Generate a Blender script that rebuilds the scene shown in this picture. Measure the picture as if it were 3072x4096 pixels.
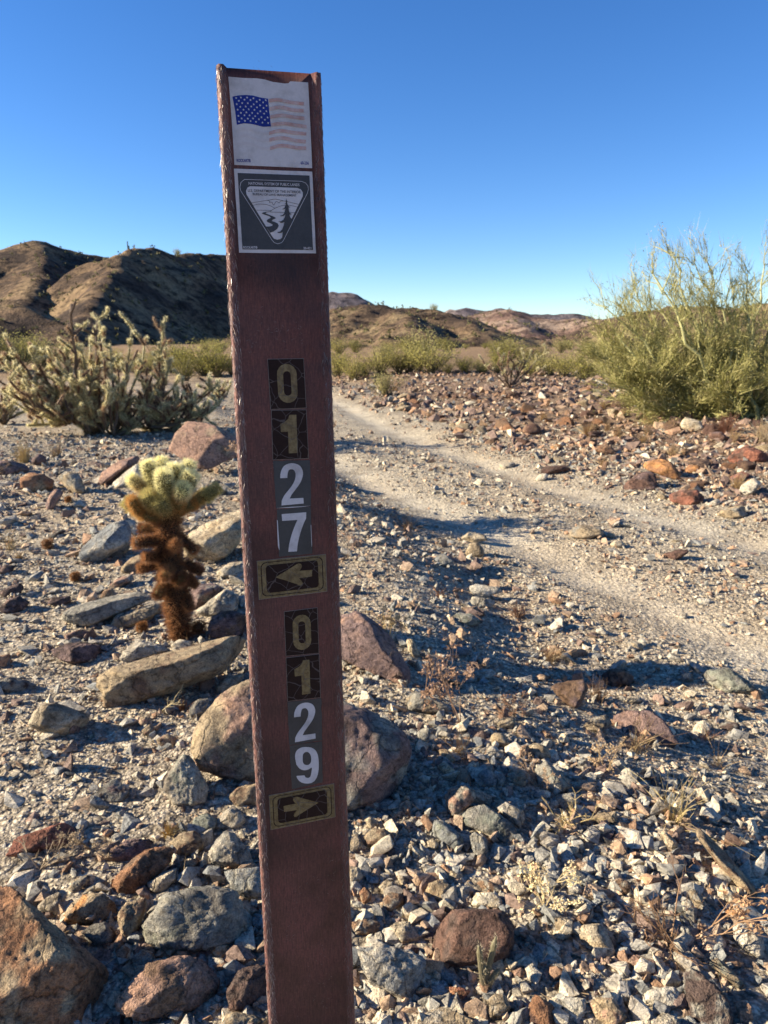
import bpy, bmesh, math, random
import numpy as np
from mathutils import Matrix, Vector
from mathutils.geometry import tessellate_polygon

for o in list(bpy.data.objects):
    bpy.data.objects.remove(o)
scene = bpy.context.scene
COL = scene.collection
R = math.radians

# ------------------------------------------------------------------ camera
F, CX, CY = 2840.0, 1536.0, 2048.0          # focal length and centre in photo pixels
HORIZON = 1361.0
H = 1.22                                    # eye height above the ground by the post
PITCH = math.atan((CY - HORIZON) / F)
cam_d = bpy.data.cameras.new('camera')
cam = bpy.data.objects.new('camera', cam_d)
COL.objects.link(cam)
scene.camera = cam
cam.location = (0, 0, H)
cam.rotation_euler = (math.pi / 2 - PITCH, 0, 0)
cam_d.sensor_fit = 'VERTICAL'
cam_d.sensor_height = 9.8
cam_d.sensor_width = 7.35
cam_d.lens = 9.8 * F / 4096.0
cam_d.clip_start = 0.02
cam_d.clip_end = 20000
cam_d.dof.use_dof = True
cam_d.dof.focus_distance = 0.69
cam_d.dof.aperture_fstop = 4.8

# ------------------------------------------------------------------ sky, sun, exposure
SUN_EL = R(22.0)
SUN_BACK = R(1.0)                          # how far the sun stands behind the picture's left
sun_vec = Vector((-math.cos(SUN_EL) * math.cos(SUN_BACK), math.cos(SUN_EL) * math.sin(SUN_BACK), math.sin(SUN_EL)))
world = bpy.data.worlds.new('World')
scene.world = world
world.use_nodes = True
wn = world.node_tree
sky = wn.nodes.new('ShaderNodeTexSky')
sky.sky_type = 'NISHITA'
sky.sun_disc = False
sky.sun_elevation = SUN_EL
sky.sun_rotation = math.atan2(sun_vec.x, sun_vec.y)
sky.altitude = 300
sky.air_density = 0.85
sky.dust_density = 0.0
sky.ozone_density = 3.5
bg = wn.nodes['Background']
bg.inputs[1].default_value = 0.0705
hs = wn.nodes.new('ShaderNodeHueSaturation')
hs.inputs['Saturation'].default_value = 1.22
hs.inputs['Hue'].default_value = 0.509
wn.links.new(sky.outputs[0], hs.inputs['Color'])
wn.links.new(hs.outputs[0], bg.inputs[0])
sl = bpy.data.lights.new('sun', 'SUN')
sl.energy = 5.0
sl.angle = R(0.53)
sl.color = (1.0, 0.88, 0.68)
so = bpy.data.objects.new('sun', sl)
COL.objects.link(so)
so.rotation_euler = sun_vec.to_track_quat('Z', 'Y').to_euler()
so.location = (-20, 5, 20)
vs = scene.view_settings
vs.view_transform = 'Standard'
vs.look = 'None'
vs.gamma = 1.0
vs.use_curve_mapping = False
vs.exposure = 1.56
scene.render.engine = 'CYCLES'

# ------------------------------------------------------------------ helpers
FW = np.array([0, math.cos(PITCH), -math.sin(PITCH)])
RT = np.array([1.0, 0, 0])
UP = np.array([0, math.sin(PITCH), math.cos(PITCH)])
EYE = np.array([0, 0, H])


def ray(px, py):
    d = FW + RT * (px - CX) / F + UP * (CY - py) / F
    return d / np.linalg.norm(d)


def tag(o, label=None, cat=None, group=None, kind=None):
    if label: o['label'] = label
    if cat: o['category'] = cat
    if group: o['group'] = group
    if kind: o['kind'] = kind
    return o


def empty(name, loc):
    o = bpy.data.objects.new(name, None)
    o.empty_display_size = 0.05
    o.location = loc
    COL.objects.link(o)
    return o


def hsh(ix, iy, iz, seed):
    h = (ix.astype(np.int64) * 374761393 + iy.astype(np.int64) * 668265263 + iz.astype(np.int64) * 2147483647 + seed * 1274126177) & 0xffffffff
    h = ((h ^ (h >> 13)) * 1274126177) & 0xffffffff
    h = ((h ^ (h >> 16)) * 2246822519) & 0xffffffff
    return ((h ^ (h >> 15)) & 0xffffff) / float(0xffffff)


def vnoise(P, seed=0):
    P = np.asarray(P, float)
    i = np.floor(P).astype(np.int64)
    f = P - i
    f = f * f * (3 - 2 * f)
    out = 0
    for dx in (0, 1):
        wx = f[:, 0] if dx else 1 - f[:, 0]
        for dy in (0, 1):
            wy = f[:, 1] if dy else 1 - f[:, 1]
            for dz in (0, 1):
                wz = f[:, 2] if dz else 1 - f[:, 2]
                out = out + wx * wy * wz * hsh(i[:, 0] + dx, i[:, 1] + dy, i[:, 2] + dz, seed)
    return out * 2 - 1


def fbm(P, seed=0, octv=4, gain=0.5):
    P = np.asarray(P, float)
    a, s, t = 1.0, 0, 0
    for k in range(octv):
        s = s + a * vnoise(P * (2.03 ** k) + 17.3 * k, seed + k)
        t += a
        a *= gain
    return s / t


def sstep(a, b, x):
    t = np.clip((x - a) / (b - a), 0, 1)
    return t * t * (3 - 2 * t)


def mesh_np(name, V, T, cols=None, mat=None, smooth=False, quads=False):
    """mesh from numpy vertices and triangles (or quads), with an optional colour per vertex"""
    V = np.asarray(V, np.float32)
    T = np.asarray(T, np.int32)
    k = T.shape[1]
    me = bpy.data.meshes.new(name)
    me.vertices.add(len(V))
    me.vertices.foreach_set('co', V.ravel())
    me.loops.add(T.size)
    me.loops.foreach_set('vertex_index', T.ravel())
    me.polygons.add(len(T))
    me.polygons.foreach_set('loop_start', np.arange(0, T.size, k, dtype=np.int32))
    me.polygons.foreach_set('loop_total', np.full(len(T), k, np.int32))
    me.polygons.foreach_set('use_smooth', np.full(len(T), smooth, bool))
    if cols is not None:
        c = np.ones((len(V), 4), np.float32)
        c[:, :np.shape(cols)[1]] = cols
        at = me.color_attributes.new('Col', 'FLOAT_COLOR', 'POINT')
        at.data.foreach_set('color', c.ravel())
    me.update(calc_edges=True)
    me.validate()
    if mat:
        me.materials.append(mat)
    return me


def link(name, me, parent=None, loc=(0, 0, 0)):
    o = bpy.data.objects.new(name, me)
    o.location = loc
    COL.objects.link(o)
    if parent:
        o.parent = parent
    return o


class TB:
    """buffer of triangles with vertex colours"""
    def __init__(s):
        s.V, s.T, s.C, s.n = [], [], [], 0

    def add(s, V, T, C):
        V = np.asarray(V, float)
        if len(V) == 0: return
        C = np.broadcast_to(np.asarray(C, float), (len(V), 3))
        s.V.append(V); s.T.append(np.asarray(T, int) + s.n); s.C.append(C); s.n += len(V)

    def tube(s, P, r, col, sides=4, col2=None):
        P = np.asarray(P, float)
        n = len(P)
        r = np.linspace(r[0], r[1], n) if np.ndim(r) and len(r) == 2 else np.broadcast_to(r, (n,))
        d = np.gradient(P, axis=0)
        d /= np.linalg.norm(d, axis=1)[:, None] + 1e-9
        a = np.array([0.31, 0.17, 0.93]) if abs(d[0, 2]) < .8 else np.array([.9, .3, .1])
        u = np.cross(d, a); u /= np.linalg.norm(u, axis=1)[:, None] + 1e-9
        v = np.cross(d, u)
        an = np.arange(sides) * 2 * math.pi / sides
        ring = P[:, None] + r[:, None, None] * (np.cos(an)[None, :, None] * u[:, None] + np.sin(an)[None, :, None] * v[:, None])
        V = ring.reshape(-1, 3)
        i = np.arange(n - 1)[:, None] * sides
        j = np.arange(sides)[None]
        a0 = i + j; b0 = i + (j + 1) % sides
        T = np.concatenate([np.stack([a0, b0, b0 + sides], -1).reshape(-1, 3), np.stack([a0, b0 + sides, a0 + sides], -1).reshape(-1, 3)])
        c = np.asarray(col, float)
        if col2 is not None:
            t = np.repeat(np.linspace(0, 1, n), sides)[:, None]
            c = c * (1 - t) + np.asarray(col2) * t
        tip = len(V)
        V = np.concatenate([V, P[-1:] + d[-1:] * r[-1]])
        if c.ndim == 2: c = np.concatenate([c, c[-1:]])
        e = (n - 1) * sides
        T = np.concatenate([T, np.stack([e + np.arange(sides), e + (np.arange(sides) + 1) % sides, np.full(sides, tip)], -1)])
        s.add(V, T, c)

    def spikes(s, P, D, L, w, C, rng):
        """thin triangles from P along unit D, length L, base width w"""
        n = len(P)
        if n == 0: return
        q = rng.normal(size=(n, 3))
        sd = np.cross(D, q); sd /= np.linalg.norm(sd, axis=1)[:, None] + 1e-9
        L = np.broadcast_to(L, (n,))[:, None]; w = np.broadcast_to(w, (n,))[:, None]
        V = np.concatenate([P - sd * w / 2, P + sd * w / 2, P + D * L])
        a = np.arange(n)
        C = np.broadcast_to(C, (n, 3))
        s.add(V, np.stack([a, a + n, a + 2 * n], -1), np.concatenate([C, C, C]))

    def leaves(s, P, L, w, C, rng, up=0.0):
        """small random-facing lens-shaped leaves (two triangles each)"""
        n = len(P)
        D = rng.normal(size=(n, 3)); D[:, 2] += up
        D /= np.linalg.norm(D, axis=1)[:, None]
        q = rng.normal(size=(n, 3))
        sd = np.cross(D, q); sd /= np.linalg.norm(sd, axis=1)[:, None] + 1e-9
        L = np.broadcast_to(L, (n,))[:, None]; w = np.broadcast_to(w, (n,))[:, None]
        V = np.concatenate([P, P + D * L * .5 - sd * w / 2, P + D * L, P + D * L * .5 + sd * w / 2])
        a = np.arange(n)
        T = np.concatenate([np.stack([a, a + n, a + 2 * n], -1), np.stack([a, a + 2 * n, a + 3 * n], -1)])
        C = np.broadcast_to(C, (n, 3))
        s.add(V, T, np.concatenate([C] * 4))

    def mesh(s, name, mat, smooth=False):
        return mesh_np(name, np.concatenate(s.V), np.concatenate(s.T), np.concatenate(s.C), mat, smooth)


# ------------------------------------------------------------------ materials
def new_mat(name, rough=0.85, spec=0.3):
    m = bpy.data.materials.new(name)
    m.use_nodes = True
    nt = m.node_tree
    b = nt.nodes['Principled BSDF']
    b.inputs['Roughness'].default_value = rough
    b.inputs['Specular IOR Level'].default_value = spec
    return m, nt, b


def N(nt, t, **k):
    n = nt.nodes.new(t)
    for a, v in k.items():
        if hasattr(n, a): setattr(n, a, v)
        else: n.inputs[a].default_value = v
    return n


def noise(nt, vec, scale, detail=5, rough=0.55, dist=0.0):
    n = nt.nodes.new('ShaderNodeTexNoise')
    n.inputs['Scale'].default_value = scale
    n.inputs['Detail'].default_value = detail
    n.inputs['Roughness'].default_value = rough
    n.inputs['Distortion'].default_value = dist
    if vec is not None: nt.links.new(vec, n.inputs['Vector'])
    return n.outputs['Fac']


def ramp(nt, fac, stops):
    r = nt.nodes.new('ShaderNodeValToRGB')
    e = r.color_ramp.elements
    while len(e) < len(stops): e.new(0.5)
    for x, (p, c) in zip(e, stops):
        x.position = p
        x.color = (*c, 1) if len(c) == 3 else c
    nt.links.new(fac, r.inputs[0])
    return r.outputs[0]


def mixc(nt, fac, a, b, mode='MIX'):
    m = nt.nodes.new('ShaderNodeMix')
    m.data_type = 'RGBA'
    m.blend_type = mode
    for sock, v in ((0, fac), (6, a), (7, b)):
        if isinstance(v, (int, float)): m.inputs[sock].default_value = v
        elif isinstance(v, tuple): m.inputs[sock].default_value = (*v, 1)
        else: nt.links.new(v, m.inputs[sock])
    return m.outputs[2]


def bump(nt, b, hgt, strength, dist):
    bp = nt.nodes.new('ShaderNodeBump')
    bp.inputs['Strength'].default_value = strength
    bp.inputs['Distance'].default_value = dist
    nt.links.new(hgt, bp.inputs['Height'])
    nt.links.new(bp.outputs[0], b.inputs['Normal'])
    return bp


def math_n(nt, op, a, b=None):
    m = nt.nodes.new('ShaderNodeMath')
    m.operation = op
    for i, v in enumerate((a, b)):
        if v is None: continue
        if isinstance(v, (int, float)): m.inputs[i].default_value = v
        else: nt.links.new(v, m.inputs[i])
    return m.outputs[0]


def stone_mat(name, fine=1.0, strength=0.8):
    m, nt, b = new_mat(name, 0.9, 0.2)
    tc = nt.nodes.new('ShaderNodeTexCoord').outputs['Object']
    oi = nt.nodes.new('ShaderNodeObjectInfo')
    ad = nt.nodes.new('ShaderNodeVectorMath'); ad.operation = 'MULTIPLY_ADD'
    nt.links.new(oi.outputs['Random'], ad.inputs[0]); ad.inputs[1].default_value = (37, 91, 53)
    nt.links.new(tc, ad.inputs[2])
    v = ad.outputs[0]
    at = nt.nodes.new('ShaderNodeAttribute'); at.attribute_name = 'Col'
    n1 = noise(nt, v, 9 * fine, 6, .6)
    n2 = noise(nt, v, 60 * fine, 5, .7)
    n3 = noise(nt, v, 260 * fine, 3, .7)
    c = mixc(nt, 1.0, at.outputs['Color'], ramp(nt, n1, [(.3, (.5, .47, .46)), (.5, (1, 1, 1)), (.7, (1.3, 1.22, 1.08))]), 'MULTIPLY')
    c = mixc(nt, 1.0, c, ramp(nt, n2, [(.32, (.4, .37, .36)), (.48, (1, 1, 1)), (.66, (1.35, 1.32, 1.27))]), 'MULTIPLY')
    c = mixc(nt, 1.0, c, ramp(nt, n3, [(.32, (.6, .58, .56)), (.5, (1, 1, 1)), (.66, (1.35, 1.33, 1.3))]), 'MULTIPLY')
    nv = nt.nodes.new('ShaderNodeTexNoise'); nv.inputs['Scale'].default_value = 14 * fine; nv.inputs['Detail'].default_value = 4; nt.links.new(v, nv.inputs['Vector'])
    wv = nt.nodes.new('ShaderNodeVectorMath'); wv.operation = 'MULTIPLY_ADD'
    nt.links.new(nv.outputs['Color'], wv.inputs[0]); wv.inputs[1].default_value = (.12 / fine,) * 3; nt.links.new(v, wv.inputs[2])
    vo = nt.nodes.new('ShaderNodeTexVoronoi'); vo.feature = 'DISTANCE_TO_EDGE'; vo.inputs['Scale'].default_value = 7 * fine
    nt.links.new(wv.outputs[0], vo.inputs['Vector'])
    crack = ramp(nt, vo.outputs['Distance'], [(.0, (0, 0, 0)), (.035, (1, 1, 1))])
    c = mixc(nt, .45, c, mixc(nt, 1., c, crack, 'MULTIPLY'))
    c = mixc(nt, 1., c, (1.06, 1.03, .97), 'MULTIPLY')
    nt.links.new(c, b.inputs['Base Color'])
    hh = math_n(nt, 'ADD', math_n(nt, 'MULTIPLY', n1, .5), math_n(nt, 'ADD', math_n(nt, 'MULTIPLY', n2, .42), math_n(nt, 'MULTIPLY', n3, .2)))
    hh = math_n(nt, 'ADD', hh, math_n(nt, 'MULTIPLY', crack, .12))
    bump(nt, b, hh, strength, .045 / fine)
    return m


def veg_mat(name, trans=0.35, rough=.7):
    m, nt, b = new_mat(name, rough, .2)
    at = nt.nodes.new('ShaderNodeAttribute'); at.attribute_name = 'Col'
    nt.links.new(at.outputs['Color'], b.inputs['Base Color'])
    if trans > 0:
        tr = nt.nodes.new('ShaderNodeBsdfTranslucent')
        nt.links.new(at.outputs['Color'], tr.inputs[0])
        mx = nt.nodes.new('ShaderNodeMixShader'); mx.inputs[0].default_value = trans
        nt.links.new(b.outputs[0], mx.inputs[1]); nt.links.new(tr.outputs[0], mx.inputs[2])
        nt.links.new(mx.outputs[0], nt.nodes['Material Output'].inputs[0])
    return m


M_STONE = stone_mat('stone', 1.0, 1.0)
M_GRAVEL = stone_mat('gravel_stone', 2.2, .6)
M_VEG = veg_mat('foliage', .3)
M_SPINE = veg_mat('spines', .4, .5)
M_WOOD = veg_mat('dry_wood', 0)
M_STRAW = veg_mat('straw', .3)

# ------------------------------------------------------------------ ground form
RC = np.array([(3.7, .3), (3.6, .6), (3.2, 1.7), (2.45, 3.3), (1.7, 5.0), (.9, 6.65), (.05, 8.9), (-.78, 11.6), (-1.7, 15.5), (-3.3, 22), (-8, 34), (-30, 80), (-60, 140)])
BC = np.array([(.9, -3), (.75, .6), (.45, 1.1), (.12, 1.5), (-.02, 2.0), (-.06, 2.6), (-.04, 3.2), (-.15, 4.2), (-.6, 5.6), (-1.4, 8), (-3, 12.5), (-6, 20), (-24, 60), (-50, 120)])


def road_d(x, y):
    return (x - np.interp(y, RC[:, 1], RC[:, 0])) * 0.9


def ground_z(x, y):
    x = np.asarray(x, float); y = np.asarray(y, float)
    s = (x - np.interp(y, BC[:, 1], BC[:, 0])) * .92
    P = np.stack([x, y, np.zeros_like(x)], -1).reshape(-1, 3)
    wob = fbm(P * 1.3, 5, 3).reshape(x.shape)
    wd = np.interp(y, [1.0, 1.9, 2.7, 5.0], [2.0, 1.7, .8, .75])
    z = -0.17 * sstep(-.05, 1.0, (s + wob * .15) / wd)
    d = road_d(x, y)
    z = z - .045 * np.exp(-((np.abs(d) - .75) / .25) ** 2)
    z = z + .28 * sstep(1.15, 5.0, d) + .05 * sstep(1.0, 1.5, d)
    far = sstep(10, 30, np.hypot(x, y))
    rut = np.exp(-((np.abs(d) - .75) / .3) ** 2)
    z = z + (.035 * fbm(P * 1.1, 11, 3).reshape(x.shape) + .018 * fbm(P * 4.5, 12, 3).reshape(x.shape)) * (1 - .75 * rut)
    z = z + far * .35 * fbm(P / 13., 13, 3).reshape(x.shape)
    return z


_gy, _gx = None, None


def hit(px, py):
    """first point where the sight line through a photo pixel meets the ground"""
    d = ray(px, py)
    t = np.concatenate([np.linspace(.5, 6, 1200), np.linspace(6.01, 80, 2500)])
    P = EYE + d * t[:, None]
    b = P[:, 2] - ground_z(P[:, 0], P[:, 1])
    k = int(np.argmax(b < 0)) if (b < 0).any() else len(t) - 1
    return P[k]


def build_ground():
    az = np.concatenate([np.arange(-180, -48, 6.), np.arange(-48, 48, .28), np.arange(48, 180, 6.)])
    az = np.radians(az)
    r = np.concatenate([[0.02], np.geomspace(.25, 60, 300), np.geomspace(66, 6000, 26)])
    A, Rr = np.meshgrid(az, r)
    x = np.sin(A) * Rr; y = np.cos(A) * Rr
    z = ground_z(x, y)
    z = z - sstep(200, 600, Rr) * 6
    P = np.stack([x, y, z], -1).reshape(-1, 3)
    near = (Rr < 14).ravel()
    P[near, 2] += .006 * fbm(P[near] * 26, 31, 3)
    n, m = len(r), len(az)
    i = np.arange(n - 1)[:, None] * m; j = np.arange(m)[None]
    j2 = (j + 1) % m
    Q = np.stack([i + j, i + j2, i + m + j2, i + m + j], -1).reshape(-1, 4)
    d = road_d(x, y).ravel()
    yy = y.ravel()
    wob = .2 * fbm(P * 2.0, 41, 4)
    rut = np.exp(-((np.abs(d + wob) - .75) / .22) ** 2) * (.62 + .5 * fbm(P * 2.2, 47, 3))
    road = sstep(1.35, .9, np.abs(d + wob))
    right = sstep(1.4, 3.0, d + wob)
    base = np.array([.35, .31, .25]) * np.ones((len(P), 1))
    base = base * (1 - road[:, None]) + np.array([.40, .36, .29]) * road[:, None]
    base = base * (1 - rut[:, None]) + np.array([.50, .455, .365]) * rut[:, None]
    base = base * (1 - right[:, None]) + np.array([.20, .145, .105]) * right[:, None]
    pat = sstep(.05, .5, fbm(P * .6, 43, 3))[:, None]
    base = base * (1 - .3 * pat) + np.array([.40, .30, .19]) * .3 * pat
    fard = sstep(14, 40, np.hypot(x, y)).ravel()[:, None]
    base = base * (1 - fard) + np.array([.29, .20, .12]) * fard
    m_, nt, b = new_mat('desert_soil', .95, .15)
    tc = nt.nodes.new('ShaderNodeTexCoord').outputs['Object']
    at = nt.nodes.new('ShaderNodeAttribute'); at.attribute_name = 'Col'
    n1 = noise(nt, tc, 3, 6, .6); n2 = noise(nt, tc, 45, 5, .7); n3 = noise(nt, tc, 160, 3, .7)
    vo = nt.nodes.new('ShaderNodeTexVoronoi'); vo.inputs['Scale'].default_value = 70
    nt.links.new(tc, vo.inputs['Vector'])
    c = mixc(nt, 1., at.outputs['Color'], ramp(nt, n1, [(.3, (.7, .68, .66)), (.5, (1, 1, 1)), (.72, (1.2, 1.17, 1.1))]), 'MULTIPLY')
    c = mixc(nt, 1., c, ramp(nt, n2, [(.3, (.5, .48, .46)), (.5, (1, 1, 1)), (.7, (1.3, 1.28, 1.22))]), 'MULTIPLY')
    c = mixc(nt, 1., c, ramp(nt, n3, [(.3, (.65, .63, .6)), (.5, (1, 1, 1)), (.7, (1.25, 1.23, 1.2))]), 'MULTIPLY')
    # grit: small stones bedded in the soil, two sizes, thinned where wheels have ground them to dust
    hts = []
    for sc_v, lo in ((48, .35), (120, .3)):
        v2 = nt.nodes.new('ShaderNodeTexVoronoi'); v2.inputs['Scale'].default_value = sc_v; v2.inputs['Randomness'].default_value = 1
        nt.links.new(tc, v2.inputs['Vector'])
        sp_ = nt.nodes.new('ShaderNodeSeparateColor'); nt.links.new(v2.outputs['Color'], sp_.inputs[0])
        stone = ramp(nt, sp_.outputs[0], [(0, (.6, .57, .55)), (.35, (1.0, .98, .95)), (.6, (1.25, 1.23, 1.2)), (.85, (1.45, 1.43, 1.38)), (1, (1.7, 1.66, 1.58))])
        edge_ = ramp(nt, v2.outputs['Distance'], [(.3, (1.15, 1.15, 1.15)), (.8, (.45, .43, .4))])
        st2 = mixc(nt, 1., stone, edge_, 'MULTIPLY')
        c = mixc(nt, math_n(nt, 'MULTIPLY', at.outputs['Alpha'], .65), c, mixc(nt, 1., c, st2, 'MULTIPLY'))
        hts.append(math_n(nt, 'MULTIPLY', at.outputs['Alpha'], math_n(nt, 'MULTIPLY', math_n(nt, 'SUBTRACT', .6, v2.outputs['Distance']), math_n(nt, 'MULTIPLY', sp_.outputs[1], 48. / sc_v))))
    nt.links.new(c, b.inputs['Base Color'])
    hh = math_n(nt, 'ADD', math_n(nt, 'MULTIPLY', n2, .3), math_n(nt, 'ADD', math_n(nt, 'ADD', hts[0], hts[1]), math_n(nt, 'MULTIPLY', n3, .15)))
    bump(nt, b, hh, 1.0, .02)
    me = mesh_np('ground', P, Q, np.concatenate([base, 1 - .8 * np.clip(rut, 0, 1)[:, None]], 1), m_, True)
    o = link('ground', me)
    o['kind'] = 'structure'


build_ground()


# ------------------------------------------------------------------ hills: spines with slopes falling away
def at_dist(px, py, dist):
    """point at a given ground distance in the direction of a pixel of the 1659-wide view"""
    d = FW + RT * (px * 1.8517 - CX) / F + UP * (CY - py * 1.8517) / F
    return EYE + d * dist / math.hypot(d[0], d[1])


def hill_mat(name, c_soil, c_dark, c_grass, sc):
    m, nt, b = new_mat(name, .95, .1)
    tc = nt.nodes.new('ShaderNodeTexCoord').outputs['Object']
    n1 = noise(nt, tc, sc, 7, .62, .4); n2 = noise(nt, tc, sc * 5, 6, .7); n3 = noise(nt, tc, sc * 22, 4, .7)
    c = ramp(nt, n1, [(.40, c_dark), (.5, c_soil), (.60, c_grass)])
    c = mixc(nt, ramp(nt, n2, [(.46, (0, 0, 0)), (.62, (1, 1, 1))]), c, tuple(.45 * x for x in c_dark))
    c = mixc(nt, 1., c, ramp(nt, n3, [(.3, (.5, .5, .5)), (.5, (1, 1, 1)), (.7, (1.4, 1.35, 1.25))]), 'MULTIPLY')
    nt.links.new(c, b.inputs['Base Color'])
    bump(nt, b, math_n(nt, 'ADD', math_n(nt, 'MULTIPLY', n2, .6), math_n(nt, 'MULTIPLY', n3, .4)), 1.0, .5 / sc / 6)
    return m


HILLS = {}


def hill(name, spines, slope, res, mat, rough, seed, label_pad=1.0):
    pts = [np.array([at_dist(*p) for p in s]) for s in spines]
    A = np.concatenate(pts)
    hmax = A[:, 2].max() + 3
    pad = hmax / slope * label_pad
    x0, x1 = A[:, 0].min() - pad, A[:, 0].max() + pad
    y0, y1 = A[:, 1].min() - pad, A[:, 1].max() + pad
    nx = int((x1 - x0) / res) + 2; ny = int((y1 - y0) / res) + 2
    X, Y = np.meshgrid(np.linspace(x0, x1, nx), np.linspace(y0, y1, ny))
    P = np.stack([X.ravel(), Y.ravel(), np.zeros(X.size)], -1)
    # sideways warp for gullies
    W = hmax * .35
    wx = fbm(P / (hmax * .9), seed, 3) * W
    wy = fbm(P / (hmax * .9), seed + 9, 3) * W
    Qx, Qy = P[:, 0] + wx * .5, P[:, 1] + wy * .5
    Z = np.full(len(P), -50.)
    for s in pts:
        for a, b in zip(s[:-1], s[1:]):
            ab = b[:2] - a[:2]; L2 = (ab ** 2).sum() + 1e-9
            for qx, qy in ((P[:, 0], P[:, 1]),):
                t = np.clip(((qx - a[0]) * ab[0] + (qy - a[1]) * ab[1]) / L2, 0, 1)
                dd = np.hypot(qx - a[0] - t * ab[0], qy - a[1] - t * ab[1])
                dw = np.maximum(dd * (1 + .34 * fbm(np.stack([Qx, Qy, 0 * Qx], -1) / (hmax * .7), seed + 3, 4)), 0)
                Z = np.maximum(Z, a[2] + t * (b[2] - a[2]) - slope * (np.sqrt(dw ** 2 + (hmax * .05) ** 2) - hmax * .05))
    Z = Z + rough * fbm(P / (hmax * .18), seed + 5, 4) + rough * .45 * np.abs(fbm(P / (hmax * .06), seed + 6, 3))
    Z = np.maximum(Z, -4)
    P[:, 2] = Z
    i = np.arange(ny - 1)[:, None] * nx; j = np.arange(nx - 1)[None]
    Q = np.stack([i + j, i + j + 1, i + nx + j + 1, i + nx + j], -1).reshape(-1, 4)
    keep = (Z[Q] > -3.5).any(1)
    Q = Q[keep]
    used = np.unique(Q); mp = -np.ones(len(P), int); mp[used] = np.arange(len(used))
    me = mesh_np(name, P[used], mp[Q], None, mat, True)
    o = link(name, me)
    o['kind'] = 'structure'
    HILLS[name + str(seed)] = (X, Y, Z.reshape(X.shape))
    return o


HM1 = hill_mat('hill_brown', (.165, .11, .068), (.065, .046, .035), (.25, .175, .10), .06)
HM2 = hill_mat('hill_low', (.155, .105, .066), (.075, .053, .04), (.23, .17, .098), .10)
HM3 = hill_mat('hill_pink', (.25, .165, .125), (.14, .09, .075), (.34, .25, .185), .03)
HM4 = hill_mat('mountain_far', (.20, .16, .16), (.13, .11, .12), (.26, .21, .19), .008)  # distance haze is put into this rock colour as a purple-grey cast
hill('hill', [[(-420, 640, 330), (-150, 600, 330), (0, 562, 330), (40, 535, 330), (75, 520, 330), (140, 535, 336), (185, 553, 340), (240, 558, 345)],
              [(75, 520, 330), (95, 570, 295), (60, 640, 245), (20, 690, 215)], [(150, 540, 336), (175, 600, 290), (150, 655, 245)]], .50, 2.2, HM1, 1.7, 21)
hill('hill', [[(190, 572, 262), (240, 556, 260), (280, 543, 270), (325, 535, 288), (370, 549, 308), (430, 549, 332), (500, 556, 360), (600, 600, 390), (700, 690, 410)],
              [(255, 550, 262), (240, 590, 238), (215, 632, 212), (180, 685, 185), (160, 712, 172)]], .70, 1.9, HM1, 1.6, 22)
hill('hill', [[(-200, 610, 170), (-60, 628, 165), (40, 660, 155), (130, 700, 145)]], .5, 1.5, HM1, 1.0, 23)
hill('hill', [[(600, 700, 150), (720, 674, 145), (800, 658, 140), (860, 664, 138), (940, 669, 135), (1000, 690, 130), (1060, 715, 122), (1110, 740, 116), (1150, 764, 110)],
              [(860, 664, 138), (900, 715, 105)], [(1000, 690, 130), (1050, 730, 112)]], .33, .9, HM2, .95, 24)
hill('hill', [[(980, 700, 470), (1040, 677, 460), (1090, 668, 455), (1130, 684, 450), (1200, 690, 440), (1290, 692, 430), (1380, 674, 420), (1500, 660, 420)],
              [(1090, 668, 455), (1130, 715, 380), (1180, 735, 330)]], .3, 4, HM3, 2.6, 25)
hill('hill', [[(1290, 700, 210), (1400, 672, 205), (1500, 674, 200), (1600, 664, 195), (1700, 650, 190), (1900, 630, 190), (2100, 640, 190)]], .4, 1.6, HM2, .8, 26)
hill('mountain_ridge', [[(560, 650, 1900), (690, 634, 1900), (720, 630, 1900), (750, 633, 1900), (800, 655, 1900), (860, 700, 1900)],
                        [(940, 690, 2100), (975, 671, 2100), (1000, 665, 2100), (1035, 672, 2100), (1085, 666, 2100), (1125, 674, 2100), (1175, 679, 2100), (1235, 678, 2100), (1290, 688, 2100), (1380, 690, 2100)]], .45, 16, HM4, 9, 27)

# ------------------------------------------------------------------ marker post
PT = np.array([-0.10577, 0.73051, 0.24112 + H])          # middle of the top edge
PU = np.array([0.97405299, 0.22628827, 0.00379312])
PV = np.array([-0.02652659, 0.09750662, 0.9948813])
PB = np.cross(PV, PU)                                    # away from the viewer
POST_LEN = 1.95
foot_v = -((PT[2] - 0.0) / PV[2])
post_base = PT + PV * foot_v
post_rot = Matrix(((PU[0], PB[0], PV[0]), (PU[1], PB[1], PV[1]), (PU[2], PB[2], PV[2])))
post = empty('marker_post', post_base)
post.rotation_euler = post_rot.to_euler()
tag(post, 'weathered brown fibreglass trail marker post with flag, numbers and arrow decals', 'marker post')
TOP = -foot_v                                            # local z of the top edge


def puv(px, py):
    """photo pixel -> position on the post face (metres right of centre, metres above the top edge)"""
    d = ray(px, py)
    n = np.cross(PU, PV)
    t = ((PT - EYE) @ n) / (d @ n)
    P = EYE + d * t - PT
    return np.array([P @ PU, P @ PV])


def post_part(name, V, Tt, mat, parent, cols=None, smooth=False):
    me = mesh_np(name, V, Tt, cols, mat, smooth)
    return link(name, me, parent)


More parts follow.
